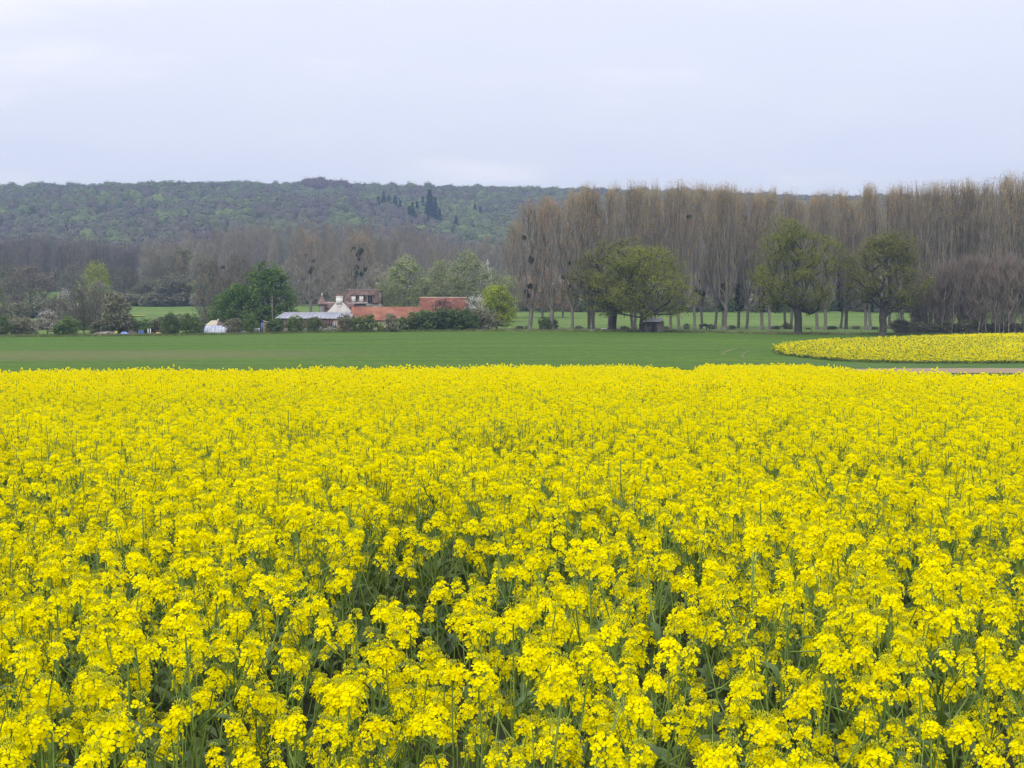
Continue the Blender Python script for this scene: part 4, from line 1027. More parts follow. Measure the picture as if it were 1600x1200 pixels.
# 3 dovecote turret
d = 303.0; zg = gz(X(504, d), d); cx = X(503.5, d)
tu = empty('turret', (cx, d, zg), 'small stone turret with a pointed brown roof and white finial', 'turret')
def lathe(prof_, k=16):
    mb = MB(); n = len(prof_); th = np.arange(k) / k * 2 * math.pi
    v = [(r_ * math.cos(t), r_ * math.sin(t), z_) for r_, z_ in prof_ for t in th]
    f = [(i * k + j, i * k + (j + 1) % k, (i + 1) * k + (j + 1) % k, (i + 1) * k + j) for i in range(n - 1) for j in range(k)]
    return mb.add(v, f)
R0 = 5.2 / F * d
link('wall', lathe([(R0, -1), (R0, Z(475.5, d) - zg)]).mesh('wall', True), ['stone'], tu)
zc, zt = Z(476, d) - zg, Z(461.5, d) - zg
pr = [(0.05, zc + 0.02)]
for k in range(9):
    t = k / 9; pr += [(R0 * 1.45 * (1 - t) ** 0.93 + 0.05, zc + (zt - zc) * t), (R0 * 1.45 * (1 - (t + .11)) ** 0.93 + 0.09 if t + .11 < 1 else 0.06, zc + (zt - zc) * (t + 0.108))]
rf = link('roof', lathe(pr).mesh('roof'), ['tile_brown'], tu)
link('finial', lathe([(0.02, zt - .1), (0.16, zt + 0.05), (0.12, zt + 0.2), (0.03, zt + 0.55)], 8).mesh('finial', True), ['white_paint'], rf)
window(tu, -0.3, 0.3, -R0, 2.6, 3.6, framem='stone', glassm='dark', bars=False)
# link roof between turret and gable
d = 306.0; zg = gz(X(516, d), d)
gab('outbuilding', X(509, d), X(528, d), d - 3, d + 3, Z(481, d), Z(473.5, d), zg, 'stone', 'tile_brown', 'low brown roofed wing between the turret and the white gable', 'building', 8)
# 4 mansard house
d = 310.0; zg = gz(X(565, d), d); c = X(565, d)
ma = empty('mansard_house', (c, d, zg), 'house with a steep brown mansard roof and white dormer windows', 'house')
lx = lambda p: X(p, d) - c
lz = lambda q: Z(q, d) - zg
mb = MB(); mb.box(lx(540), lx(591), 0.3, 9, -1, lz(474)); 
mb.prism([(lx(540), lz(474)), (lx(591), lz(474)), (lx(591), lz(455.5)), (lx(540), lz(455.5))][::-1], 1.6, 8)
link('wall', mb.mesh('wall'), ['stone'], ma)
mb = roof_slope(lx(538), lx(592.5), lx(538.5), lx(592), 0.0, lz(474), 1.5, lz(453.8), 12)
mb.join(roof_slope(lx(538), lx(592.5), lx(538.5), lx(592), 9.4, lz(474), 7.9, lz(453.8), 12))
mb.box(lx(538.5), lx(592), 1.5, 7.9, lz(454.6), lz(453.6))
rf = link('roof', mb.mesh('roof'), ['tile_brown'], ma)
mb = MB(); nR = 16
for k in range(nR):
    a0 = lx(538) + (lx(592.3) - lx(538)) * k / nR; a1 = lx(538) + (lx(592.3) - lx(538)) * (k + 1) / nR - 0.02
    mb.box(a0, a1, 1.35, 1.75, lz(453.4), lz(452.6) + 0.02 * (k % 2))
link('ridge_tiles', mb.mesh('ridge_tiles'), ['ridge'], rf)
mb = MB(); mb.box(lx(549), lx(575.5), -0.55, 0.05, lz(474.1), lz(473.0)); link('eave_board', mb.mesh('eave_board'), ['white_paint'], ma)
for a0, a1, dark in ((549.3, 555.8, 0), (561.6, 567.8, 0), (574.5, 582, 1)):
    mb = MB(); z0_, z1_ = lz(471.4 if not dark else 477), lz(461.6)
    mb.box(lx(a0) - .12, lx(a1) + .12, 0.02, 1.6, z0_, z1_); mb.box(lx(a0) - .3, lx(a1) + .3, -0.25, 1.7, z1_ + 0.003, z1_ + 0.18)
    dm = link('dormer', mb.mesh('dormer'), ['tile_brown' if not dark else 'wood'], rf)
    mb2 = MB(); 
    w_ = window(ma, lx(a0), lx(a1), 0.0, z0_ + 0.05, z1_ - 0.05, framem='white_paint' if not dark else 'wood', glassm='white_paint' if not dark else 'dark')
mb = MB()
for k in range(8): mb.box(lx(573) + k * 0.2, lx(573) + k * 0.2 + 0.04, -0.75, -0.70, lz(480), lz(475.5))
mb.box(lx(573), lx(573) + 1.44, -0.78, -0.69, lz(475.4), lz(475.0)); mb.box(lx(573), lx(573) + 1.44, -0.8, 0.28, lz(480.4), lz(480.02))
link('balcony_railing', mb.mesh('balcony_railing'), ['white_paint'], ma)
mb = MB(); tubes(mb, [(lx(543.5), 4, lz(455))], [(lx(543.5), 4, lz(448.5))], [0.04], [0.03], 5); tubes(mb, [(lx(542), 4, lz(450))], [(lx(545), 4, lz(450))], [0.03], [0.03], 4)
link('aerial', mb.mesh('aerial'), ['wire'], rf)
mb = MB(); mb.box(lx(538.2), lx(542.6), 3.5, 4.6, lz(460), lz(452.0)); link('chimney', mb.mesh('chimney'), ['brick'], rf)
for a0, a1 in ((553, 557), (563, 567), (584, 588)): window(ma, lx(a0), lx(a1), 0.3, lz(487), lz(478), glassm='dark')
gab('annexe', X(540, 302), X(553, 302), 299, 304.5, Z(480, 302), Z(474.5, 302), gz(X(546, 302), 302), 'render', 'tile_brown', 'small brown roofed annexe beside the white gable', 'building', 8)
# 5 long red roofed barn
d = 292.0; zg = gz(X(600, d), d)
b5 = gab('barn', X(548, d), X(657, d), 292, 301, Z(500.3, 292), Z(480.2, 296.5), zg, 'cream', 'tile_red', 'long barn with a bright red tiled roof and cream wall', 'barn', 20, ridge=False)
cx = (X(548, d) + X(657, d)) / 2
window(b5, X(597.5, d) - cx, X(602.5, d) - cx, -4.5, 0.1, 2.0, framem='white_paint', glassm='cream', bars=False)
window(b5, X(586, d) - cx, X(590, d) - cx, -4.5, 0.8, 1.9, framem='wood', glassm='dark')
mb = MB()
# 6 taller red roofed house
d = 301.0; zg = gz(X(692, d), d)
b6 = gab('red_roofed_house', X(656.5, d), X(727, d), 300, 308, Z(489, 300), Z(465.5, 304), zg, 'cream', 'tile_red2', 'taller house with a dull red tiled roof beyond the hedge', 'house', 16)
# wooden pole
x, d = X(425.5, 288), 288
pl = empty('pole', (x, d, gz(x, d)), 'tall thin wooden pole at the end of the shed', 'pole')
mb = MB(); tubes(mb, [(0, 0, -0.5)], [(0, 0, Z(462, d) - gz(x, d))], [0.13], [0.09], 8); link('shaft', mb.mesh('shaft', True), ['poplar_bark'], pl)
mb = MB(); h = Z(463, d) - gz(x, d); mb.box(-0.3, 0.3, -0.17, -0.1, h - 0.4, h - 0.3); link('crossarm', mb.mesh('crossarm'), ['wood'], pl)
# cottage and polytunnel
d = 298.0; zg = gz(X(334, d), d)
co = empty('cottage', (X(334, d), d, zg), 'small cottage with a pale sloping roof behind the polytunnel', 'cottage')
lx = lambda p: X(p, d) - X(334, d)
lz = lambda q: Z(q, d) - zg
mb = MB(); mb.box(lx(324), lx(350), 0, 6, -1, lz(508)); link('wall', mb.mesh('wall'), ['cream'], co)
mb = MB()
v = [(lx(320.5), -0.4, lz(508.6)), (lx(338.5), -0.4, lz(508.6)), (lx(336.5), 3, lz(500.6)), (lx(325.5), 3, lz(500.6)), (lx(320.5), 6.4, lz(508.6)), (lx(338.5), 6.4, lz(508.6))]
mb.add(v, [(0, 1, 2, 3), (5, 4, 3, 2)]); mb.add(v, [(0, 3, 4)])
rf = link('roof', mb.mesh('roof'), ['cream'], co)
mb = MB(); v = [(lx(338.4), -0.4, lz(508.6)), (lx(351), -0.2, lz(508.6)), (lx(337), 3, lz(500.8)), (lx(351), 6.4, lz(508.6)), (lx(338.4), 6.4, lz(508.6))]
mb.add(v, [(0, 1, 2), (1, 3, 2), (3, 4, 2)]); link('side_roof', mb.mesh('side_roof'), ['tile_brown'], co)
mb = MB(); mb.box(lx(335.6), lx(338), 2.5, 3.3, lz(503), lz(498.4)); link('chimney', mb.mesh('chimney'), ['cream'], rf)
d = 287.0; zg = gz(X(340, d), d)
pt_ = empty('polytunnel', (X(318.5, d), d, zg), 'long white plastic polytunnel beside the cottage', 'polytunnel')
Lt = X(357, d) - X(318.5, d); hh = Z(508.3, d) - zg
mb = MB(); th = np.linspace(0, math.pi, 11); nx_ = 14; rr = R_(4)
v = []
for i in range(nx_ + 1):
    tt_ = i / nx_; hx = hh * (0.97 + 0.03 * math.cos(i * math.pi)) * (1 if i else 0.95)
    for t in th: v.append((Lt * tt_ , 2.2 - 2.2 * math.cos(t) , hx * math.sin(t) ** 0.8))
mb.add(v, [(i * 11 + j, i * 11 + j + 1, (i + 1) * 11 + j + 1, (i + 1) * 11 + j) for i in range(nx_) for j in range(10)])
link('cover', mb.mesh('cover', True), ['film'], pt_)
mb = MB(); v = [(-0.02, 2.2 - 2.2 * math.cos(t), hh * 0.95 * math.sin(t) ** 0.8) for t in th]; mb.add(v, [(0, i, i + 1) for i in range(1, 10)]); link('end_panel', mb.mesh('end_panel'), ['film'], pt_)
for i in range(0, nx_ + 1, 2):
    mb = MB(); pp = np.array([(Lt * i / nx_, 2.2 - 2.24 * math.cos(t), hh * 1.01 * math.sin(t) ** 0.8) for t in th]); tubes(mb, pp[:-1], pp[1:], [0.03] * 10, [0.03] * 10, 4); link('hoop', mb.mesh('hoop'), ['wire'], pt_)
tun2 = empty('cold_frame', (X(372, d), d, gz(X(372, d), d)), 'pale grey plastic cold frame between two bushes', 'cold frame')
mb = MB(); mb.prism([(0, 0), (1.8, 0), (1.8, 0.7), (0.3, 1.1)], 0, 2); link('cover', mb.mesh('cover'), ['film'], tun2)
mb = MB(); mb.box(-0.05, 1.85, -0.06, 0, 0, 0.12); mb.box(-0.05, 1.85, 2.0, 2.06, 0, 0.12); link('base_rail', mb.mesh('base_rail'), ['wood'], tun2)
# brick lean-to and white tank beside it
d = 289.0; zg = gz(X(415, d), d)
ln = empty('lean_to', (X(411, d), d, zg), 'narrow brick lean-to beside the tall pole', 'outbuilding')
mb = MB(); mb.prism([(0, -0.5), (1.3, -0.5), (1.3, Z(505, d) - zg), (0, Z(502, d) - zg)], 0, 2.4); link('wall', mb.mesh('wall'), ['brick'], ln)
mb = MB(); v = [(-0.15, -0.15, Z(502, d) - zg + .05), (1.45, -0.15, Z(505, d) - zg + .05), (1.45, 2.5, Z(505, d) - zg + .05), (-0.15, 2.5, Z(502, d) - zg + .05)]; v += [(a_, b__, c_ + .08) for a_, b__, c_ in v]
mb.add(v, [(0, 3, 2, 1), (4, 5, 6, 7), (0, 1, 5, 4), (1, 2, 6, 5), (2, 3, 7, 6), (3, 0, 4, 7)]); link('roof', mb.mesh('roof'), ['zinc'], ln)
mb = MB(); mb.box(-0.5, -0.02, 0.3, 0.6, 0, Z(504, d) - zg); link('door', mb.mesh('door'), ['blue_plastic'], ln)
x = X(401, 286); tk = empty('water_tank', (x, 286, gz(x, 286)), 'low white tank on a stand between two green bushes', 'tank')
mb = MB(); mb.add(*(lambda n=12: ([(sx_, 0.45 * math.cos(t), 0.75 + 0.36 * math.sin(t)) for sx_ in (-0.6, 0.6) for t in np.arange(n) / n * 6.283], [(i, (i + 1) % n, n + (i + 1) % n, n + i) for i in range(n)]))())
for sx_ in (-0.6, 0.6): mb.add([(sx_, 0.45 * math.cos(t), 0.75 + 0.36 * math.sin(t)) for t in np.arange(12) / 12 * 6.283], [(0, i, i + 1) for i in range(1, 11)])
link('tank_body', mb.mesh('tank_body'), ['white_paint'], tk)
for lx_ in (-0.45, 0.45): mb = MB(); mb.box(lx_ - .05, lx_ + .05, -0.4, 0.4, -0.1, 0.42); link('leg', mb.mesh('leg'), ['wood'], tk)

# yard clutter -------------------------------------------------------------
def at(px, d): x = X(px, d); return (x, d, gz(x, d))
rr = R_(8)
def lump(rx, ry, rz_, n=14, seed=0):
    r = R_(seed); m = 8; mb = MB(); v = []
    for i in range(m):
        t = i / (m - 1) * math.pi / 2
        for k in range(n):
            a = k / n * 6.283; q = 1 + r.normal() * 0.09
            v.append((rx * math.cos(a) * math.cos(t) * q, ry * math.sin(a) * math.cos(t) * q, rz_ * math.sin(t) * (1 + r.normal() * 0.1) - 0.05))
    return mb.add(v, [(i * n + k, i * n + (k + 1) % n, (i + 1) * n + (k + 1) % n, (i + 1) * n + k) for i in range(m - 1) for k in range(n)])
heap = empty('rubble_heap', at(165, 286), 'long grey brown heap of rubble at the edge of the green field', 'rubble heap')
mb = lump(2.4, 1.1, 0.75, 18, 3); link('mound', mb.mesh('mound'), ['rubble'], heap)
mb = MB()
for k in range(90):
    a = rr.uniform(0, 6.28); q = rr.random() ** .5; s = rr.uniform(.06, .18)
    x, y = 2.4 * q * math.cos(a), 1.1 * q * math.sin(a); z = 0.75 * math.sqrt(max(0, 1 - q * q)) 
    mb.box(x - s, x + s, y - s, y + s * .8, z - s, z + s * .8)
tag(link('loose_stones', mb.mesh('loose_stones'), ['rubble'], heap), kind='stuff')
tp = empty('tarpaulin_heap', at(194.5, 286), 'heap covered by a shiny light blue tarpaulin', 'tarpaulin')
link('tarpaulin', lump(1.0, 0.8, 0.72, 16, 5).mesh('tarpaulin', True), ['tarp_blue'], tp)
mb = MB(); mb.box(-0.95, -0.6, -0.82, -0.5, 0, 0.22); mb.box(0.5, 0.8, -0.8, -0.55, 0, 0.2); link('weight', mb.mesh('weight'), ['stone'], tp)
wp = empty('wood_pile', at(207, 286.5), 'stack of grey brown logs between the blue tarpaulin and the barrels', 'wood pile')
lm = MB(); th = np.arange(8) / 8 * 6.283
lm.add([(0.13 * math.cos(t), y, 0.13 * math.sin(t)) for y in (-.5, .5) for t in th], [(i, (i + 1) % 8, 8 + (i + 1) % 8, 8 + i) for i in range(8)]); lm.add([(0.13 * math.cos(t), -.5, 0.13 * math.sin(t)) for t in th], [(0, i, i + 1) for i in range(1, 7)])
lmm = lm.mesh('log'); lmm.materials.append(M['wood'])
for q in range(4):
    for k in range(6 - (q == 3) * 3): o = link('log', lmm, None, wp); o.location = (-0.7 + k * 0.27 + 0.13 * (q % 2), 0, 0.13 + q * 0.23)
for k, px in enumerate((218.5, 222.5)):
    b = empty('barrel', at(px, 286), ('blue plastic barrel next to the log stack', 'blue plastic barrel nearer the white posts')[k], 'barrel')
    link('drum', lathe([(0.0, 0), (0.27, 0.0), (0.30, 0.12), (0.31, 0.45), (0.30, 0.78), (0.27, 0.9), (0.0, 0.9)], 14).mesh('drum', True), ['blue_plastic'], b)
    link('rim', lathe([(0.27, 0.88), (0.30, 0.90), (0.30, 0.95), (0.26, 0.95)], 14).mesh('rim'), ['tarp_blue'], b)
for k, px in enumerate((231.2, 234.8)):
    b = empty('white_post', at(px, 286), ('white post nearer the blue barrels', 'white post nearer the orange heap')[k], 'post')
    mb = MB(); mb.box(-0.08, 0.08, -0.08, 0.08, -0.2, 1.25); link('shaft', mb.mesh('shaft'), ['white_paint'], b)
    mb = MB(); mb.box(-0.11, 0.11, -0.11, 0.11, 1.252, 1.32); link('cap', mb.mesh('cap'), ['white_paint'], b)
b = empty('orange_heap', at(247, 286), 'orange brown sand heap beside the dark round bush', 'sand heap'); link('sand', lump(0.75, 0.7, 0.62, 14, 9).mesh('sand', True), ['orange'], b)
mb = MB(); mb.box(-0.85, 0.8, -0.75, -0.69, 0, 0.16); link('edge_board', mb.mesh('edge_board'), ['wood'], b)
def crate(name, px, d, w, h, m, label, cat):
    b = empty(name, at(px, d), label, cat)
    mb = MB(); mb.box(-w / 2, w / 2, -w * .3, -w * .3 + .04, 0, h); mb.box(-w / 2, w / 2, w * .3 - .04, w * .3, 0, h); mb.box(-w / 2, -w / 2 + .04, -w * .3 + .04, w * .3 - .04, 0, h); mb.box(w / 2 - .04, w / 2, -w * .3 + .04, w * .3 - .04, 0, h); link('sides', mb.mesh('sides'), [m], b)
    mb = MB(); mb.box(-w / 2 + .04, w / 2 - .04, -w * .3 + .04, w * .3 - .04, 0.02, 0.06); link('bottom', mb.mesh('bottom'), [m], b)
    mb = MB(); mb.box(-w / 2 - .02, w / 2 + .02, -w * .3 - .02, -w * .3 - .002, h - .06, h); link('rim', mb.mesh('rim'), [m], b)
    return b
crate('tub', 146, 285, 0.55, 0.35, 'white_paint', 'small white tub at the near end of the rubble heap', 'tub')
crate('tub', 176.5, 283, 0.75, 0.28, 'white_paint', 'low bright white tub lying at the field edge', 'tub')
crate('yellow_bin', 181.5, 288, 0.42, 0.85, 'yellow_plastic', 'yellow bin behind the rubble heap', 'bin')
crate('trough', 926.5, 284.5, 0.95, 0.38, 'white_paint', 'small white trough near the two oaks', 'trough')
crate('trough', 1148, 284, 1.15, 0.34, 'white_paint', 'long white water trough near the grazing horse', 'trough')
crate('pail', 1155.5, 283.5, 0.28, 0.32, 'white_paint', 'white pail beside the long white trough', 'pail')
# white open frame feeder
b = empty('hay_feeder', at(944, 284.5), 'white rectangular hay feeder beside the small trough', 'feeder')
for sx_ in (-0.58, 0.5):
    for sy_ in (-0.3, 0.22): mb = MB(); mb.box(sx_, sx_ + .09, sy_, sy_ + .09, -0.1, 0.62); link('leg', mb.mesh('leg'), ['white_paint'], b)
mb = MB(); mb.box(-0.6, 0.61, -0.34, -0.302, 0.45, 0.66); mb.box(-0.6, 0.61, -0.34, -0.302, 0.08, 0.24); mb.box(-0.6, 0.61, 0.312, 0.35, 0.45, 0.66); mb.box(-0.6, 0.61, 0.312, 0.35, 0.08, 0.24); link('rail', mb.mesh('rail'), ['white_paint'], b)
mb = MB(); mb.box(-0.48, 0.48, -0.28, 0.28, 0.1, 0.4); link('hay', mb.mesh('hay'), ['wood'], b)
# field shelter
d = 279.0; zg = gz(X(1022, d), d); c = X(1022, d)
sh = empty('field_shelter', (c, d, zg), 'open fronted wooden field shelter with a pale tin roof', 'shelter')
lx = lambda p: X(p, d) - c
lz = lambda q: Z(q, d) - zg
for sx_ in (1008, 1016, 1024): mb = MB(); mb.box(lx(sx_), lx(sx_) + .12, 0, .12, -0.2, lz(503.5)); link('post', mb.mesh('post'), ['wood'], sh)
mb = MB(); mb.box(lx(1007), lx(1037), 2.6, 2.7, -0.1, lz(500)); link('back_wall', mb.mesh('back_wall'), ['wood'], sh)
bx_ = MB(); bx_.box(0, 0.2, -0.03, 0.02, 0, 1); pm = bx_.mesh('plank'); pm.materials.append(M['wood'])
for k in range(7): o = link('plank', pm, None, sh); o.location = (lx(1025) + 0.16 + k * 0.21, 0.01 * (k % 2), -0.05); o.scale = (1, 1, lz(503.2))
for k in range(8): o = link('plank', pm, None, sh); o.location = (lx(1037), 0.2 + k * 0.3, -0.05); o.rotation_euler = (0, 0, math.pi / 2); o.scale = (1.35, 1, lz(502) + 0.04 * k)
for k in range(4): mb = MB(); a0 = lx(1007) + 0; mb.box(lx(1007), lx(1016), 0.14, 0.17, 0.1 + k * .25, 0.3 + k * .25); link('plank', mb.mesh('plank'), ['wood'], sh)
nb = 6; xs = np.linspace(lx(1004.5), lx(1034), nb + 1)
for k in range(nb):
    mb = MB(); w_ = xs[k + 1] - xs[k]
    for q in range(4):
        a0, a1 = w_ * q / 4, w_ * (q + 1) / 4; am = (a0 + a1) / 2
        for (u0, u1, h0, h1) in ((a0, am, 0, .05), (am, a1, .05, 0)):
            mb.add([(u0, -0.5, lz(503) + h0), (u1, -0.5, lz(503) + h1), (u1 + .5, 3.0, lz(496.6) + h1), (u0 + .5, 3.0, lz(496.6) + h0)], [(0, 1, 2, 3)])
    o = link('roof_sheet', mb.mesh('roof_sheet'), ['tin'], sh); o.location = (xs[k], 0, 0.012 * (k % 2))
# far houses under the oaks
for px, py, w_, l in ((1299, 463, 14, 'tiny distant house with a pinkish roof and white gable seen under the oak'), (1278, 464, 8, 'tiny distant cottage with a faded pink roof beside the white gable')):
    d = 520.0; x = X(px, d); w = w_ / F * d; zt = Z(py - 6, d); z0 = Z(py + 2, d)
    g = gab('distant_house', x - w / 2, x + w / 2, d, d + 5, Z(py + 0.5, d), Z(py - 5, d), gz(x, d), 'white_paint', 'ridge', l, 'house', 5, ridge=False)
    window(g, -0.5, 0.5, -2.5, Z(py + 3, d) - gz(x, d), Z(py + 1, d) - gz(x, d), glassm='dark')

# fence along the meadow edge
fx = [(px, 284.8 if px > 800 else 285.6) for px in range(748, 1425, 26)]
fn = empty('wire_fence', at(1080, 285), 'low wire fence with thin wooden posts along the far edge of the field', 'fence')
O = Vector(fn.location)
pm_ = MB(); tubes(pm_, [(0, 0, -0.3)], [(0, 0, 1.05)], [0.06], [0.05], 6); pm_.add([(0.05 * math.cos(t), 0.05 * math.sin(t), 1.05) for t in np.arange(6) / 6 * 6.283], [(0, i, i + 1) for i in range(1, 5)])
pmm = pm_.mesh('post'); pmm.materials.append(M['post']); tops = []
for px, d in fx:
    p = Vector(at(px, d)); o = link('post', pmm, None, fn); o.location = p - O; o.rotation_euler = (RG.uniform(-.06, .06), RG.uniform(-.06, .06), 0); tops.append(p - O)
for hgt in (0.35, 0.65, 0.95):
    mb = MB(); A = np.array([t + Vector((0, -0.07, hgt)) for t in tops]); tubes(mb, A[:-1], A[1:], [0.008] * (len(A) - 1), [0.008] * (len(A) - 1), 3); link('wire', mb.mesh('wire'), ['wire'], fn)

# black horse grazing: one skinned body, head down on the right
def horse():
    d = hit(1100, 516.5, 0, 230)[1]; x = X(1100, d)
    root = empty('horse', (x, d, gz(x, d)), 'black horse grazing with its head down among the poplars', 'horse')
    V = {'pelvis': (-.62, 0, 1.28, .27), 'belly': (-.15, 0, 1.18, .33), 'chest': (.35, 0, 1.20, .31), 'wither': (.58, 0, 1.28, .22), 'neck1': (.85, 0, 1.05, .15), 'neck2': (1.08, 0, .70, .11),
         'poll': (1.22, 0, .42, .10), 'face': (1.20, 0, .24, .075), 'muz': (1.14, 0, .08, .06), 'tail0': (-.90, 0, 1.30, .06), 'tail1': (-1.0, 0, .95, .07), 'tail2': (-.99, 0, .55, .04)}
    E = [('pelvis', 'belly'), ('belly', 'chest'), ('chest', 'wither'), ('wither', 'neck1'), ('neck1', 'neck2'), ('neck2', 'poll'), ('poll', 'face'), ('face', 'muz'), ('pelvis', 'tail0'), ('tail0', 'tail1'), ('tail1', 'tail2')]
    for s, off in ((-1, .0), (1, .12)):
        y = s * .17
        for n_, par_, pts_ in (('f', 'chest', [(.45, 1.0, .13), (.46 + off, .62, .075), (.45 + off, .30, .045), (.47 + off, .06, .055)]), ('h', 'pelvis', [(-.60, 1.0, .17), (-.50 - off, .78, .10), (-.72 - off, .52, .06), (-.70 - off, .26, .045), (-.66 - off, .06, .055)])):
            pr_ = par_
            for i, (a, z, rr_) in enumerate(pts_):
                k = '%s%d%d' % (n_, s, i); V[k] = (a, y * (1 if i else .8), z, rr_); E.append((pr_, k)); pr_ = k
    ks = list(V); me = bpy.data.meshes.new('horse_body'); me.from_pydata([V[k][:3] for k in ks], [(ks.index(a), ks.index(b)) for a, b in E], [])
    me.materials.append(M['horse'])
    o = link('body', me, None, root)
    md = o.modifiers.new('skin', 'SKIN')
    if not me.skin_vertices: me.skin_vertices.new() if hasattr(me.skin_vertices, 'new') else None
    try:
        sl = me.skin_vertices[0].data
        for i, k in enumerate(ks): sl[i].radius = (V[k][3], V[k][3]); sl[i].use_root = (k == 'pelvis')
        o.modifiers.new('sub', 'SUBSURF').render_levels = 1
    except Exception:
        o.modifiers.remove(md)
        mb = MB(); tubes(mb, [V[a][:3] for a, b in E], [V[b][:3] for a, b in E], [V[a][3] for a, b in E], [V[b][3] for a, b in E], 10)
        for k in ks: # round the joints
            pass
        me2 = mb.mesh('horse_body', True); me2.materials.append(M['horse']); o.data = me2
    mb = MB(); r = R_(5); t = r.random(160)
    a = np.array([.55, 0, 1.42]); b = np.array([1.2, 0, .55]); p = a + (b - a) * t[:, None] + np.array([0, 0, .04]); ribbons(mb, p, r.normal(size=(160, 3)) * .3 + np.array([-.1, 0, -1]), 0.3, 0.05, r); link('mane', mb.mesh('mane'), ['horse'], root)
    for s in (-1, 1): mb = MB(); mb.add([(1.16, s * .05, .50), (1.24, s * .05, .48), (1.21, s * .09, .46), (1.24, s * .08, .64)], [(0, 1, 3), (1, 2, 3), (2, 0, 3), (0, 2, 1)]); link('ear', mb.mesh('ear'), ['horse'], root)
horse()

# ------------------------------------------------------------------ grass fringes
def tuft(seed, n, h, m):
    r = R_(seed); mb = MB(); p = r.normal(size=(n, 3)) * np.array([.22, .22, 0]); dd = r.normal(size=(n, 3)) * .35 + np.array([0, 0, 1]); ribbons(mb, p, dd, h * r.uniform(.5, 1.2, n), 0.03, r)
    me = mb.mesh('tuft'); me.materials.append(M[m]); return me
src = [tuft(1, 40, .45, 'straw'), tuft(2, 40, .4, 'rough_green'), tuft(3, 46, .5, 'rough_green')]
r = R_(50); n = 9000
pa = r.uniform(-0.37, 0.40, n); dd = far_line(pa) + r.gamma(1.4, 1.6, n) - 0.8
xs = pa * dd
idx = np.where((r.random(n) < np.where((pa > -0.03) & (pa < 0.24), 0.55, 0.2)), 0, r.integers(1, 3, n))
scatter('rough_grass', np.stack([xs, dd, H(xs, dd)], 1), np.stack([0 * xs, 0 * xs, r.uniform(0, 6, n)], 1), np.repeat(r.uniform(.6, 1.3, n)[:, None], 3, 1), idx, src, 'uncut straw coloured grass along the far edge of the green field')

# ------------------------------------------------------------------ rapeseed plants
def petal_flower(lod, r):
    """four-petalled flower facing +z, 17 mm across"""
    mb = MB()
    for k in range(4):
        a = k * math.pi / 2 + r.uniform(-.12, .12); c, s = math.cos(a), math.sin(a); cup = r.uniform(0.0, 0.0035)
        def P(rad, lat, z): return (c * rad - s * lat, s * rad + c * lat, z)
        if lod == 0:
            v = [P(.001, 0, 0), P(.0055, -.0044, .001), P(.0055, .0044, .001), P(.0100, -.0048, .001 + cup), P(.0100, .0048, .001 + cup), P(.0120, 0, .0005 + cup)]
            mb.add(v, [(0, 1, 2), (3, 5, 4)]); mb.add(v, [(1, 3, 4, 2)])
        else:
            v = [P(.001, 0, 0), P(.0085, -.0052, .002), P(.0122, 0, .003), P(.0085, .0052, .002)]
            mb.add(v, [(0, 1, 2, 3)])
    return MB().join(mb, Matrix.Scale(1.0, 4))
def frame_to(n, rz):
    n = Vector(n).normalized(); q = n.to_track_quat('Z', 'Y')
    return q.to_matrix().to_4x4() @ Matrix.Rotation(rz, 4, 'Z')
def head(seed, nf, R, hgt, nb, lod):
    """flower head: open flowers round the axis under a dome of buds; local origin where it joins the stem.
    returns (flowers MB: 0 petal 1 stem 2 bud 3 faded, buds MB)"""
    r = random.Random(seed); fl, bu = MB(), MB(); rn = R_(seed)
    flowers = [petal_flower(lod, r) for _ in range(4)] if lod < 2 else None
    P0, P1 = [], []
    nf_ = nf if lod < 2 else max(5, int(nf * 0.7))
    for k in range(nf_):
        t = (k + .5) / nf_; a = k * 2.39996 + r.uniform(-.3, .3)
        z = hgt * (t ** 0.85); rad = R * (1 - 0.50 * t ** 2.2) * r.uniform(.5, 1.35)
        c = Vector((math.cos(a) * rad, math.sin(a) * rad, z + r.uniform(-.011, .008)))
        n = Vector((math.cos(a), math.sin(a), 0.25 + 1.0 * t + r.uniform(-.35, .45)))
        if lod < 2:
            m = Matrix.Translation(c) @ frame_to(n, r.uniform(0, 6.3)) @ Matrix.Scale(r.uniform(.85, 1.15), 4)
            fl.join(r.choice(flowers), m, [0 if r.random() > .003 else 3])
            P0.append((0, 0, max(0, z - rad * .55))); P1.append(c)
        else:
            quads(fl, np.array([c]), 0.032 * r.uniform(.85, 1.2), rn, 0, np.array([n.normalized()]))
    if lod == 0: tubes(fl, P0, P1, [.0006] * len(P0), [.0005] * len(P0), 3, 1)
    tubes(fl, [(0, 0, -.03)], [(0, 0, hgt + .004)], [.0018], [.0012], 4 if lod == 0 else 3, 1)
    if lod < 2:
        for k in range(nb):
            t = k / nb; a = k * 2.4; rad = .004 + .013 * math.sqrt(t); z = hgt + .020 - 0.010 * t + r.uniform(-.001, .002)
            d = Vector((math.cos(a) * rad * 45, math.sin(a) * rad * 45, 1)).normalized(); c = Vector((math.cos(a) * rad, math.sin(a) * rad, z))
            m = Matrix.Translation(c) @ frame_to(d, 0)
            s = .0019
            v = [(s, 0, 0), (0, s, 0), (-s, 0, 0), (0, -s, 0), (0, 0, .0042), (0, 0, -.0042)]
            o = MB(); o.add(v, [(0, 1, 4), (1, 2, 4), (2, 3, 4), (3, 0, 4), (1, 0, 5), (2, 1, 5), (3, 2, 5), (0, 3, 5)]); bu.join(o, m)
            if lod == 0 and k % 2: tubes(bu, [(0, 0, hgt)], [c], [.0005], [.0005], 3)
    else:
        quads(bu, np.array([(0, 0, hgt + .014)]), .022, rn, 0, np.array([[0, 0, 1.]]))
    return fl, bu
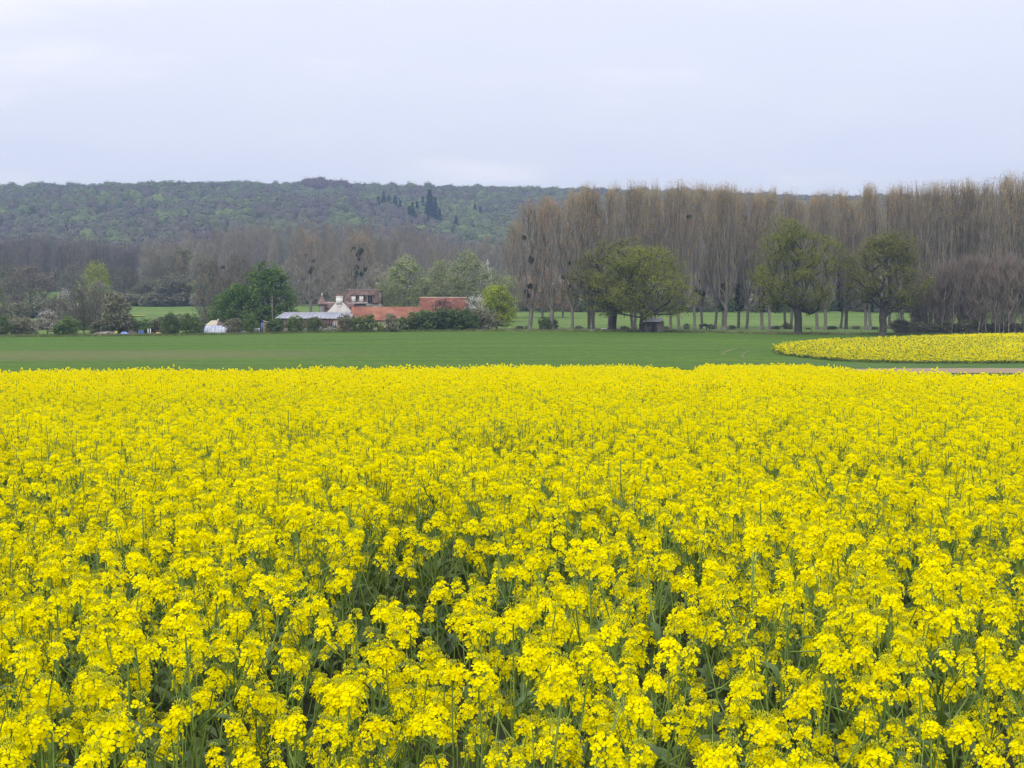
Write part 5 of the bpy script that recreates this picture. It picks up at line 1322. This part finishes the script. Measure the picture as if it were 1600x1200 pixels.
HEAD_SPEC = [(32, .027, .048, 24), (24, .025, .042, 22), (36, .028, .070, 20), (15, .024, .042, 24), (8, .022, .028, 24), (4, .018, .016, 24), (20, .026, .030, 20)]
def head_set(lod):
    return [head(2000 + i, *s, lod) for i, s in enumerate(HEAD_SPEC)]
HEADS = {l: head_set(l) for l in (0, 1, 2)}
def leaf_mb(seed, Lf, W, lod=0):
    """drooping blade with a wavy edge and a midrib fold"""
    r = random.Random(seed); n = 6 if lod == 0 else 2; mb = MB(); v = []
    for i in range(n + 1):
        t = i / n; w = W / 2 * (math.sin(math.pi * min(1, t * .85 + .12)) ** .8) * (1 + r.uniform(-.15, .15)) if i < n else .001
        x = Lf * t * (1 - .15 * t); z = .35 * Lf * math.sin(t * 2.2) * .6 - .25 * Lf * t * t
        v += [(x, -w, z + w * .35 + r.uniform(-.004, .004)), (x, 0, z), (x, w, z + w * .35 + r.uniform(-.004, .004))]
    f = []
    for i in range(n):
        a = i * 3; f += [(a, a + 3, a + 4, a + 1), (a + 1, a + 4, a + 5, a + 2)]
    return mb.add(v, f)
LEAVES = {0: [leaf_mb(1, .20, .075), leaf_mb(2, .15, .05), leaf_mb(3, .10, .026), leaf_mb(4, .085, .02)], 1: [leaf_mb(1, .20, .075, 1), leaf_mb(2, .15, .05, 1), leaf_mb(3, .10, .026, 1), leaf_mb(4, .085, .02, 1)]}
LEAVES[2] = LEAVES[1]
def plant_layout(seed):
    """stem MB + lists of (leaf index, matrix) and (head index, matrix)"""
    r = random.Random(seed); h = 1.16 + r.uniform(-.07, .09); heads, leaves, seg, pods = [], [], [], []
    lean = Vector((r.uniform(-.05, .05), r.uniform(-.05, .05), 0))
    main = [Vector((0, 0, 0))]
    for k in range(1, 9): t = k / 8; main.append(Vector((lean.x * t * t + r.uniform(-.006, .006), lean.y * t * t + r.uniform(-.006, .006), h * t)))
    for a, b, k in zip(main, main[1:], range(8)): seg.append((a, b, .0062 - k * .0005, .0057 - k * .0005))
    heads.append((r.choice([0, 1, 2, 6]), Matrix.Translation(main[-1]) @ Matrix.Rotation(r.uniform(-.12, .12), 4, 'X') @ Matrix.Rotation(r.uniform(0, 6), 4, 'Z')))
    nbch = r.randint(6, 8)
    for k in range(nbch):
        t0 = .36 + .50 * (k + r.uniform(-.2, .2)) / nbch; i = int(t0 * 8); p = main[i].lerp(main[min(8, i + 1)], t0 * 8 - i)
        az = k * 2.4 + r.uniform(-.4, .4); out_ = r.uniform(.07, .25) * (1.15 - .4 * (t0 - .36)); top = h - r.uniform(.01, .24) - (.16 if k < 2 else 0)
        e1 = Vector((p.x + math.cos(az) * out_ * .65, p.y + math.sin(az) * out_ * .65, p.z + (top - p.z) * .45)); e2 = Vector((p.x + math.cos(az) * out_, p.y + math.sin(az) * out_, top))
        seg += [(p, e1, .0032, .0026), (e1, e2, .0026, .0018)]
        hi = r.choice([0, 1, 3, 4, 6, 2, 5, 3, 0]); tilt = r.uniform(0, .25)
        heads.append((hi, Matrix.Translation(e2) @ Matrix.Rotation(az, 4, 'Z') @ Matrix.Rotation(tilt, 4, 'Y') @ Matrix.Scale(r.uniform(.70, 1.02), 4)))
        leaves.append((r.choice([2, 2, 3]), Matrix.Translation(p) @ Matrix.Rotation(az + .2, 4, 'Z') @ Matrix.Rotation(-r.uniform(.1, .8), 4, 'Y') @ Matrix.Scale(r.uniform(.9, 1.3), 4)))
        for _ in range(r.choice([0, 1, 1, 2])):      # secondary shoots with late small heads, lower down
            az2 = az + r.uniform(-1.4, 1.4); q = e1 + Vector((math.cos(az2) * .07, math.sin(az2) * .07, r.uniform(.06, .24))); q.z = min(q.z, h - .04)
            seg.append((e1, q, .0018, .0013)); heads.append((r.choice([4, 5, 5, 3]), Matrix.Translation(q) @ Matrix.Scale(r.uniform(.8, 1.05), 4)))
        for q in range(4):       # young pods under the head
            t = r.uniform(.3, .95); b = e1.lerp(e2, t); a2 = r.uniform(0, 6.3); pods.append((b, b + Vector((math.cos(a2) * .022, math.sin(a2) * .022, .022))))
    for k in range(7):
        z = .12 + .09 * k; az = k * 2.4 + r.uniform(-.5, .5)
        leaves.append((0 if k < 5 else 1, Matrix.Translation((0, 0, z)) @ Matrix.Rotation(az, 4, 'Z') @ Matrix.Rotation(-r.uniform(0, .7), 4, 'Y') @ Matrix.Scale(r.uniform(.8, 1.2), 4)))
    for q in range(10):
        t = r.uniform(.86, .96); b = main[0].lerp(main[-1], t); b.x = main[-2].x; b.y = main[-2].y; a2 = r.uniform(0, 6.3); pods.append((b, b + Vector((math.cos(a2) * .026, math.sin(a2) * .026, .022))))
    return seg, pods, leaves, heads, h
NV = 10
LAY = [plant_layout(3000 + i) for i in range(NV)]
def stem_mb(lay, lod):
    mb = MB(); seg, pods = lay[0], lay[1]; k = (5, 3, 3)[lod]; w = (1, 1.05, 1.3)[lod]
    tubes(mb, [s[0] for s in seg], [s[1] for s in seg], [s[2] * w for s in seg], [s[3] * w for s in seg], k)
    if lod < 2 and pods: tubes(mb, [p[0] for p in pods], [p[1] for p in pods], [.0011] * len(pods), [.0006] * len(pods), 3)
    return mb
def whole_plant(lay, lod):
    """all of one plant as a single mesh, for the uncounted rest of the field; slots: petal, stem, bud, faded, leaf"""
    mb = MB(); mb.join(stem_mb(lay, lod), None, [1])
    for li, m in lay[2]:
        if lod == 2 and li > 1: continue
        mb.join(LEAVES[lod][li], m, [4])
    for hi, m in lay[3]:
        f, b = HEADS[lod][hi]; mb.join(f, m, [0, 1, 2, 3]); mb.join(b, m, [2])
    me = mb.mesh('rapeseed_plant_lod%d' % lod)
    for k in ('petal', 'stem', 'bud', 'pale_petal', 'rleaf'): me.materials.append(M[k])
    return me

# plant positions over the whole field
r = R_(4242); cell = 0.28
ys_ = np.arange(1.9, 100, cell); P = []
for y in ys_:
    c = 0.29 if y < 30 else 0.31
    hw = 0.40 * y + 1.9
    xs = np.arange(-hw, hw, c)
    P.append(np.stack([xs + r.uniform(-.12, .12, len(xs)), y + r.uniform(-.12, .12, len(xs))], 1))
P = np.concatenate(P)
e_ = near_edge(P[:, 0] / P[:, 1]); P = P[P[:, 1] < e_ + r.normal(size=len(P)) * 0.25]
def noise2(x, y, s, seed):
    g = R_(seed).random((64, 64)); u = x / s; v = y / s; i = np.floor(u).astype(int); j = np.floor(v).astype(int); fu, fv = u - i, v - j; fu = fu * fu * (3 - 2 * fu); fv = fv * fv * (3 - 2 * fv)
    q = lambda a, b: g[a % 64, b % 64]
    return (q(i, j) * (1 - fu) + q(i + 1, j) * fu) * (1 - fv) + (q(i, j + 1) * (1 - fu) + q(i + 1, j + 1) * fu) * fv
nz_ = 0.55 * noise2(P[:, 0], P[:, 1], 0.75, 1) + 0.45 * noise2(P[:, 0], P[:, 1], 2.2, 2)
P = P[r.random(len(P)) < np.clip((nz_ - 0.26 - 0.05 * np.exp(-P[:, 1] / 8) + 0.14 * np.clip((P[:, 1] - 8) / 14, 0, 1)) * 4.5, 0.08, 1)]
nz_ = 0.5 * noise2(P[:, 0], P[:, 1], 1.1, 3) + 0.5 * noise2(P[:, 0], P[:, 1], 4.0, 4)
S = (0.90 + 0.22 * nz_) * r.normal(1.0, 0.06, len(P)); S = np.clip(S, .8, 1.2)
a_lat = P[:, 0] / P[:, 1]
dist = np.hypot(P[:, 0], P[:, 1])
RZ = r.uniform(0, 6.28, len(P)); TX = r.normal(size=(len(P), 2)) * 0.05; VI = r.integers(0, NV, len(P))
Zp = H(P[:, 0], P[:, 1])
# the 300 that show largest: nearest plants inside the frame
tanh_ = 0.36 + 0.12 / np.maximum(P[:, 1], .5)
inside = (np.abs(a_lat) < tanh_ + 0.05) & (P[:, 1] > 2.55)
idx = np.nonzero(inside)[0]; idx = idx[np.argsort(dist[idx])][:298]
near = np.zeros(len(P), bool); near[idx] = True
stem_me, leaf_me, fl_me, bu_me = [], [], [], []
for lay in LAY: m_ = stem_mb(lay, 0).mesh('stem', True); m_.materials.append(M['stem']); stem_me.append(m_)
for l_ in LEAVES[0]: m_ = l_.mesh('leaf', True); m_.materials.append(M['rleaf']); leaf_me.append(m_)
for f, b in HEADS[0]:
    m_ = f.mesh('flower_head')
    for k in ('petal', 'stem', 'bud', 'pale_petal'): m_.materials.append(M[k])
    fl_me.append(m_); m_ = b.mesh('bud_cluster'); m_.materials.append(M['bud']); bu_me.append(m_)
new = bpy.data.objects.new; lk = COL.objects.link
for i in idx:
    root = new('rapeseed_plant', None); lk(root); root.empty_display_size = .1
    root.location = (P[i, 0], P[i, 1], Zp[i]); root.rotation_euler = (TX[i, 0], TX[i, 1], RZ[i]); root.scale = (S[i],) * 3
    root['label'] = 'flowering rapeseed plant with bright yellow heads at the front of the field'; root['category'] = 'rapeseed plant'; root['group'] = 'rapeseed plants at the front of the field'
    lay = LAY[VI[i]]
    o = new('stem', stem_me[VI[i]]); lk(o); o.parent = root
    for li, m in lay[2]: o = new('leaf', leaf_me[li]); lk(o); o.parent = root; o.matrix_local = m
    for hi, m in lay[3]:
        o = new('flower_head', fl_me[hi]); lk(o); o.parent = root; o.matrix_local = m
        q = new('bud_cluster', bu_me[hi]); lk(q); q.parent = o
# the rest as one mass
k = np.nonzero(~near)[0]
lodv = np.where(dist[k] < 11, 0, np.where(dist[k] < 30, 1, 2))
src = [whole_plant(l, lod) for lod in (0, 1, 2) for l in LAY]
scatter('rapeseed_crop', np.stack([P[k, 0], P[k, 1], Zp[k]], 1), np.stack([TX[k, 0], TX[k, 1], RZ[k]], 1), np.repeat(S[k][:, None], 3, 1), VI[k] + NV * lodv, src,
        'dense flowering rapeseed crop stretching back to the green field')
# second field beyond the dirt strip: metre-square clumps of plants
def clump(seed, n, fl=1.0):
    r = random.Random(seed); rn = R_(seed); mb = MB()
    for q in range(n):
        x, y = r.uniform(-.65, .65), r.uniform(-.65, .65); h = 1.1 * r.uniform(.85, 1.08)
        tubes(mb, [(x, y, 0)], [(x, y, h)], [.01], [.008], 3, 1)
        for b in range(5):
            a = r.uniform(0, 6.3); o = r.uniform(0, .2); c = np.array([x + math.cos(a) * o, y + math.sin(a) * o, h - r.uniform(0, .22) - (r.uniform(0, .5) if r.random() < .3 else 0)])
            if r.random() < fl: quads(mb, c + rn.normal(size=(10, 3)) * .055, .075, rn, 0)
            else: quads(mb, c + rn.normal(size=(3, 3)) * .03, .07, rn, 2)
        quads(mb, np.array([x, y, 0]) + np.array([0, 0, .55]) + rn.normal(size=(7, 3)) * np.array([.12, .12, .22]), .2, rn, 4)
    me = mb.mesh('rapeseed_clump')
    for k in ('petal', 'stem', 'bud', 'pale_petal', 'rleaf'): me.materials.append(M[k])
    return me
src = [clump(i, 13, .92) for i in range(4)] + [clump(10 + i, 11, .5) for i in range(3)]
up = np.array([hit(p, q, 1.15, 150) for p, q in ((1170, 548.5), (1200, 541), (1240, 532.5), (1300, 528.5), (1420, 524.5), (1520, 521.5), (1600, 519.5), (1760, 517))])
lo = np.array([hit(p, q, 0.0, 120) for p, q in ((1170, 550), (1205, 553.5), (1240, 558.5), (1300, 565), (1420, 569.5), (1520, 569.5), (1600, 569.5), (1760, 570))])
r = R_(66); Q = []
for y in np.arange(120, 300, 1.05):
    xs = np.arange(0.15 * y, 0.45 * y, 1.05); Q.append(np.stack([xs + r.uniform(-.3, .3, len(xs)), np.full(len(xs), y) + r.uniform(-.3, .3, len(xs))], 1))
Q = np.concatenate(Q); a = Q[:, 0] / Q[:, 1]
yu = np.interp(a, up[:, 0] / up[:, 1], up[:, 1]); yl = np.interp(a, lo[:, 0] / lo[:, 1], lo[:, 1])
ok = (a > up[0, 0] / up[0, 1]) & (Q[:, 1] < yu) & (Q[:, 1] > yl); Q = Q[ok]; a = a[ok]; yu = yu[ok]; yl = yl[ok]
dn = noise2(Q[:, 0], Q[:, 1] * 0.5, 14, 8)
tt_ = (Q[:, 1] - yl) / (yu - yl)
sparse = (dn < 0.40) | ((tt_ < 0.30) & (r.random(len(Q)) < .75)) | ((a < 0.215) & (r.random(len(Q)) < .55)) | ((tt_ > .93) & (r.random(len(Q)) < .5))
vi = np.where(sparse, 4 + r.integers(0, 3, len(Q)), r.integers(0, 4, len(Q)))
scatter('rapeseed_crop_beyond', np.stack([Q[:, 0], Q[:, 1], H(Q[:, 0], Q[:, 1])], 1), np.stack([0 * a, 0 * a, r.uniform(0, 6.3, len(a))], 1), np.stack([np.ones(len(a)), np.ones(len(a)), r.uniform(.88, 1.08, len(a)) * np.clip(0.5 + 2.6 * tt_, 0, 1) * np.clip(0.7 + (a - 0.166) * 10, 0, 1)], 1), vi, src,
        'second rapeseed field with thin green patches beyond the dirt strip')
# leafy weeds at the notch in the field edge
r = R_(71)
wd = []
for s_ in range(3):
    rn = R_(800 + s_); mb = MB(); n = 120; p = rn.normal(size=(n, 3)) * np.array([.25, .25, .25]) + np.array([0, 0, .6]); quads(mb, p, .11, rn); ribbons(mb, rn.normal(size=(14, 3)) * np.array([.15, .15, 0]), rn.normal(size=(14, 3)) * .2 + np.array([0, 0, 1]), 1.2, .03, rn)
    me = mb.mesh('weed'); me.materials.append(M['rleaf']); wd.append(me)
n = 260; pxs = r.normal(1085, 20, n); ds = near_edge((pxs - 800) / F) + r.uniform(-1.0, 2.0, n); x = (pxs - 800) / F * ds
scatter('weeds', np.stack([x, ds, H(x, ds)], 1), np.stack([0 * x, 0 * x, r.uniform(0, 6, n)], 1), np.repeat(r.uniform(.55, .95, n)[:, None], 3, 1), r.integers(0, 3, n), wd, 'dark leafy weeds in the notch of the rapeseed edge')

# ------------------------------------------------------------------ haze
hm = bpy.data.materials.new('haze'); hm.use_nodes = True; t = hm.node_tree; t.nodes.clear()
o_ = t.nodes.new('ShaderNodeOutputMaterial'); pv = t.nodes.new('ShaderNodeVolumePrincipled'); pv.inputs['Density'].default_value = HAZE_DENSITY
pv.inputs['Color'].default_value = (0.50, 0.70, 1.0, 1); pv.inputs['Anisotropy'].default_value = 0.2
t.links.new(pv.outputs[0], o_.inputs['Volume'])
mb = MB(); mb.box(-2900, 2900, -120, 4500, -8.5, 190); tag(link('haze', mb.mesh('haze'), [hm]), 'thin pale spring haze over the valley', None, None, 'stuff')
print('objects', len(bpy.data.objects))
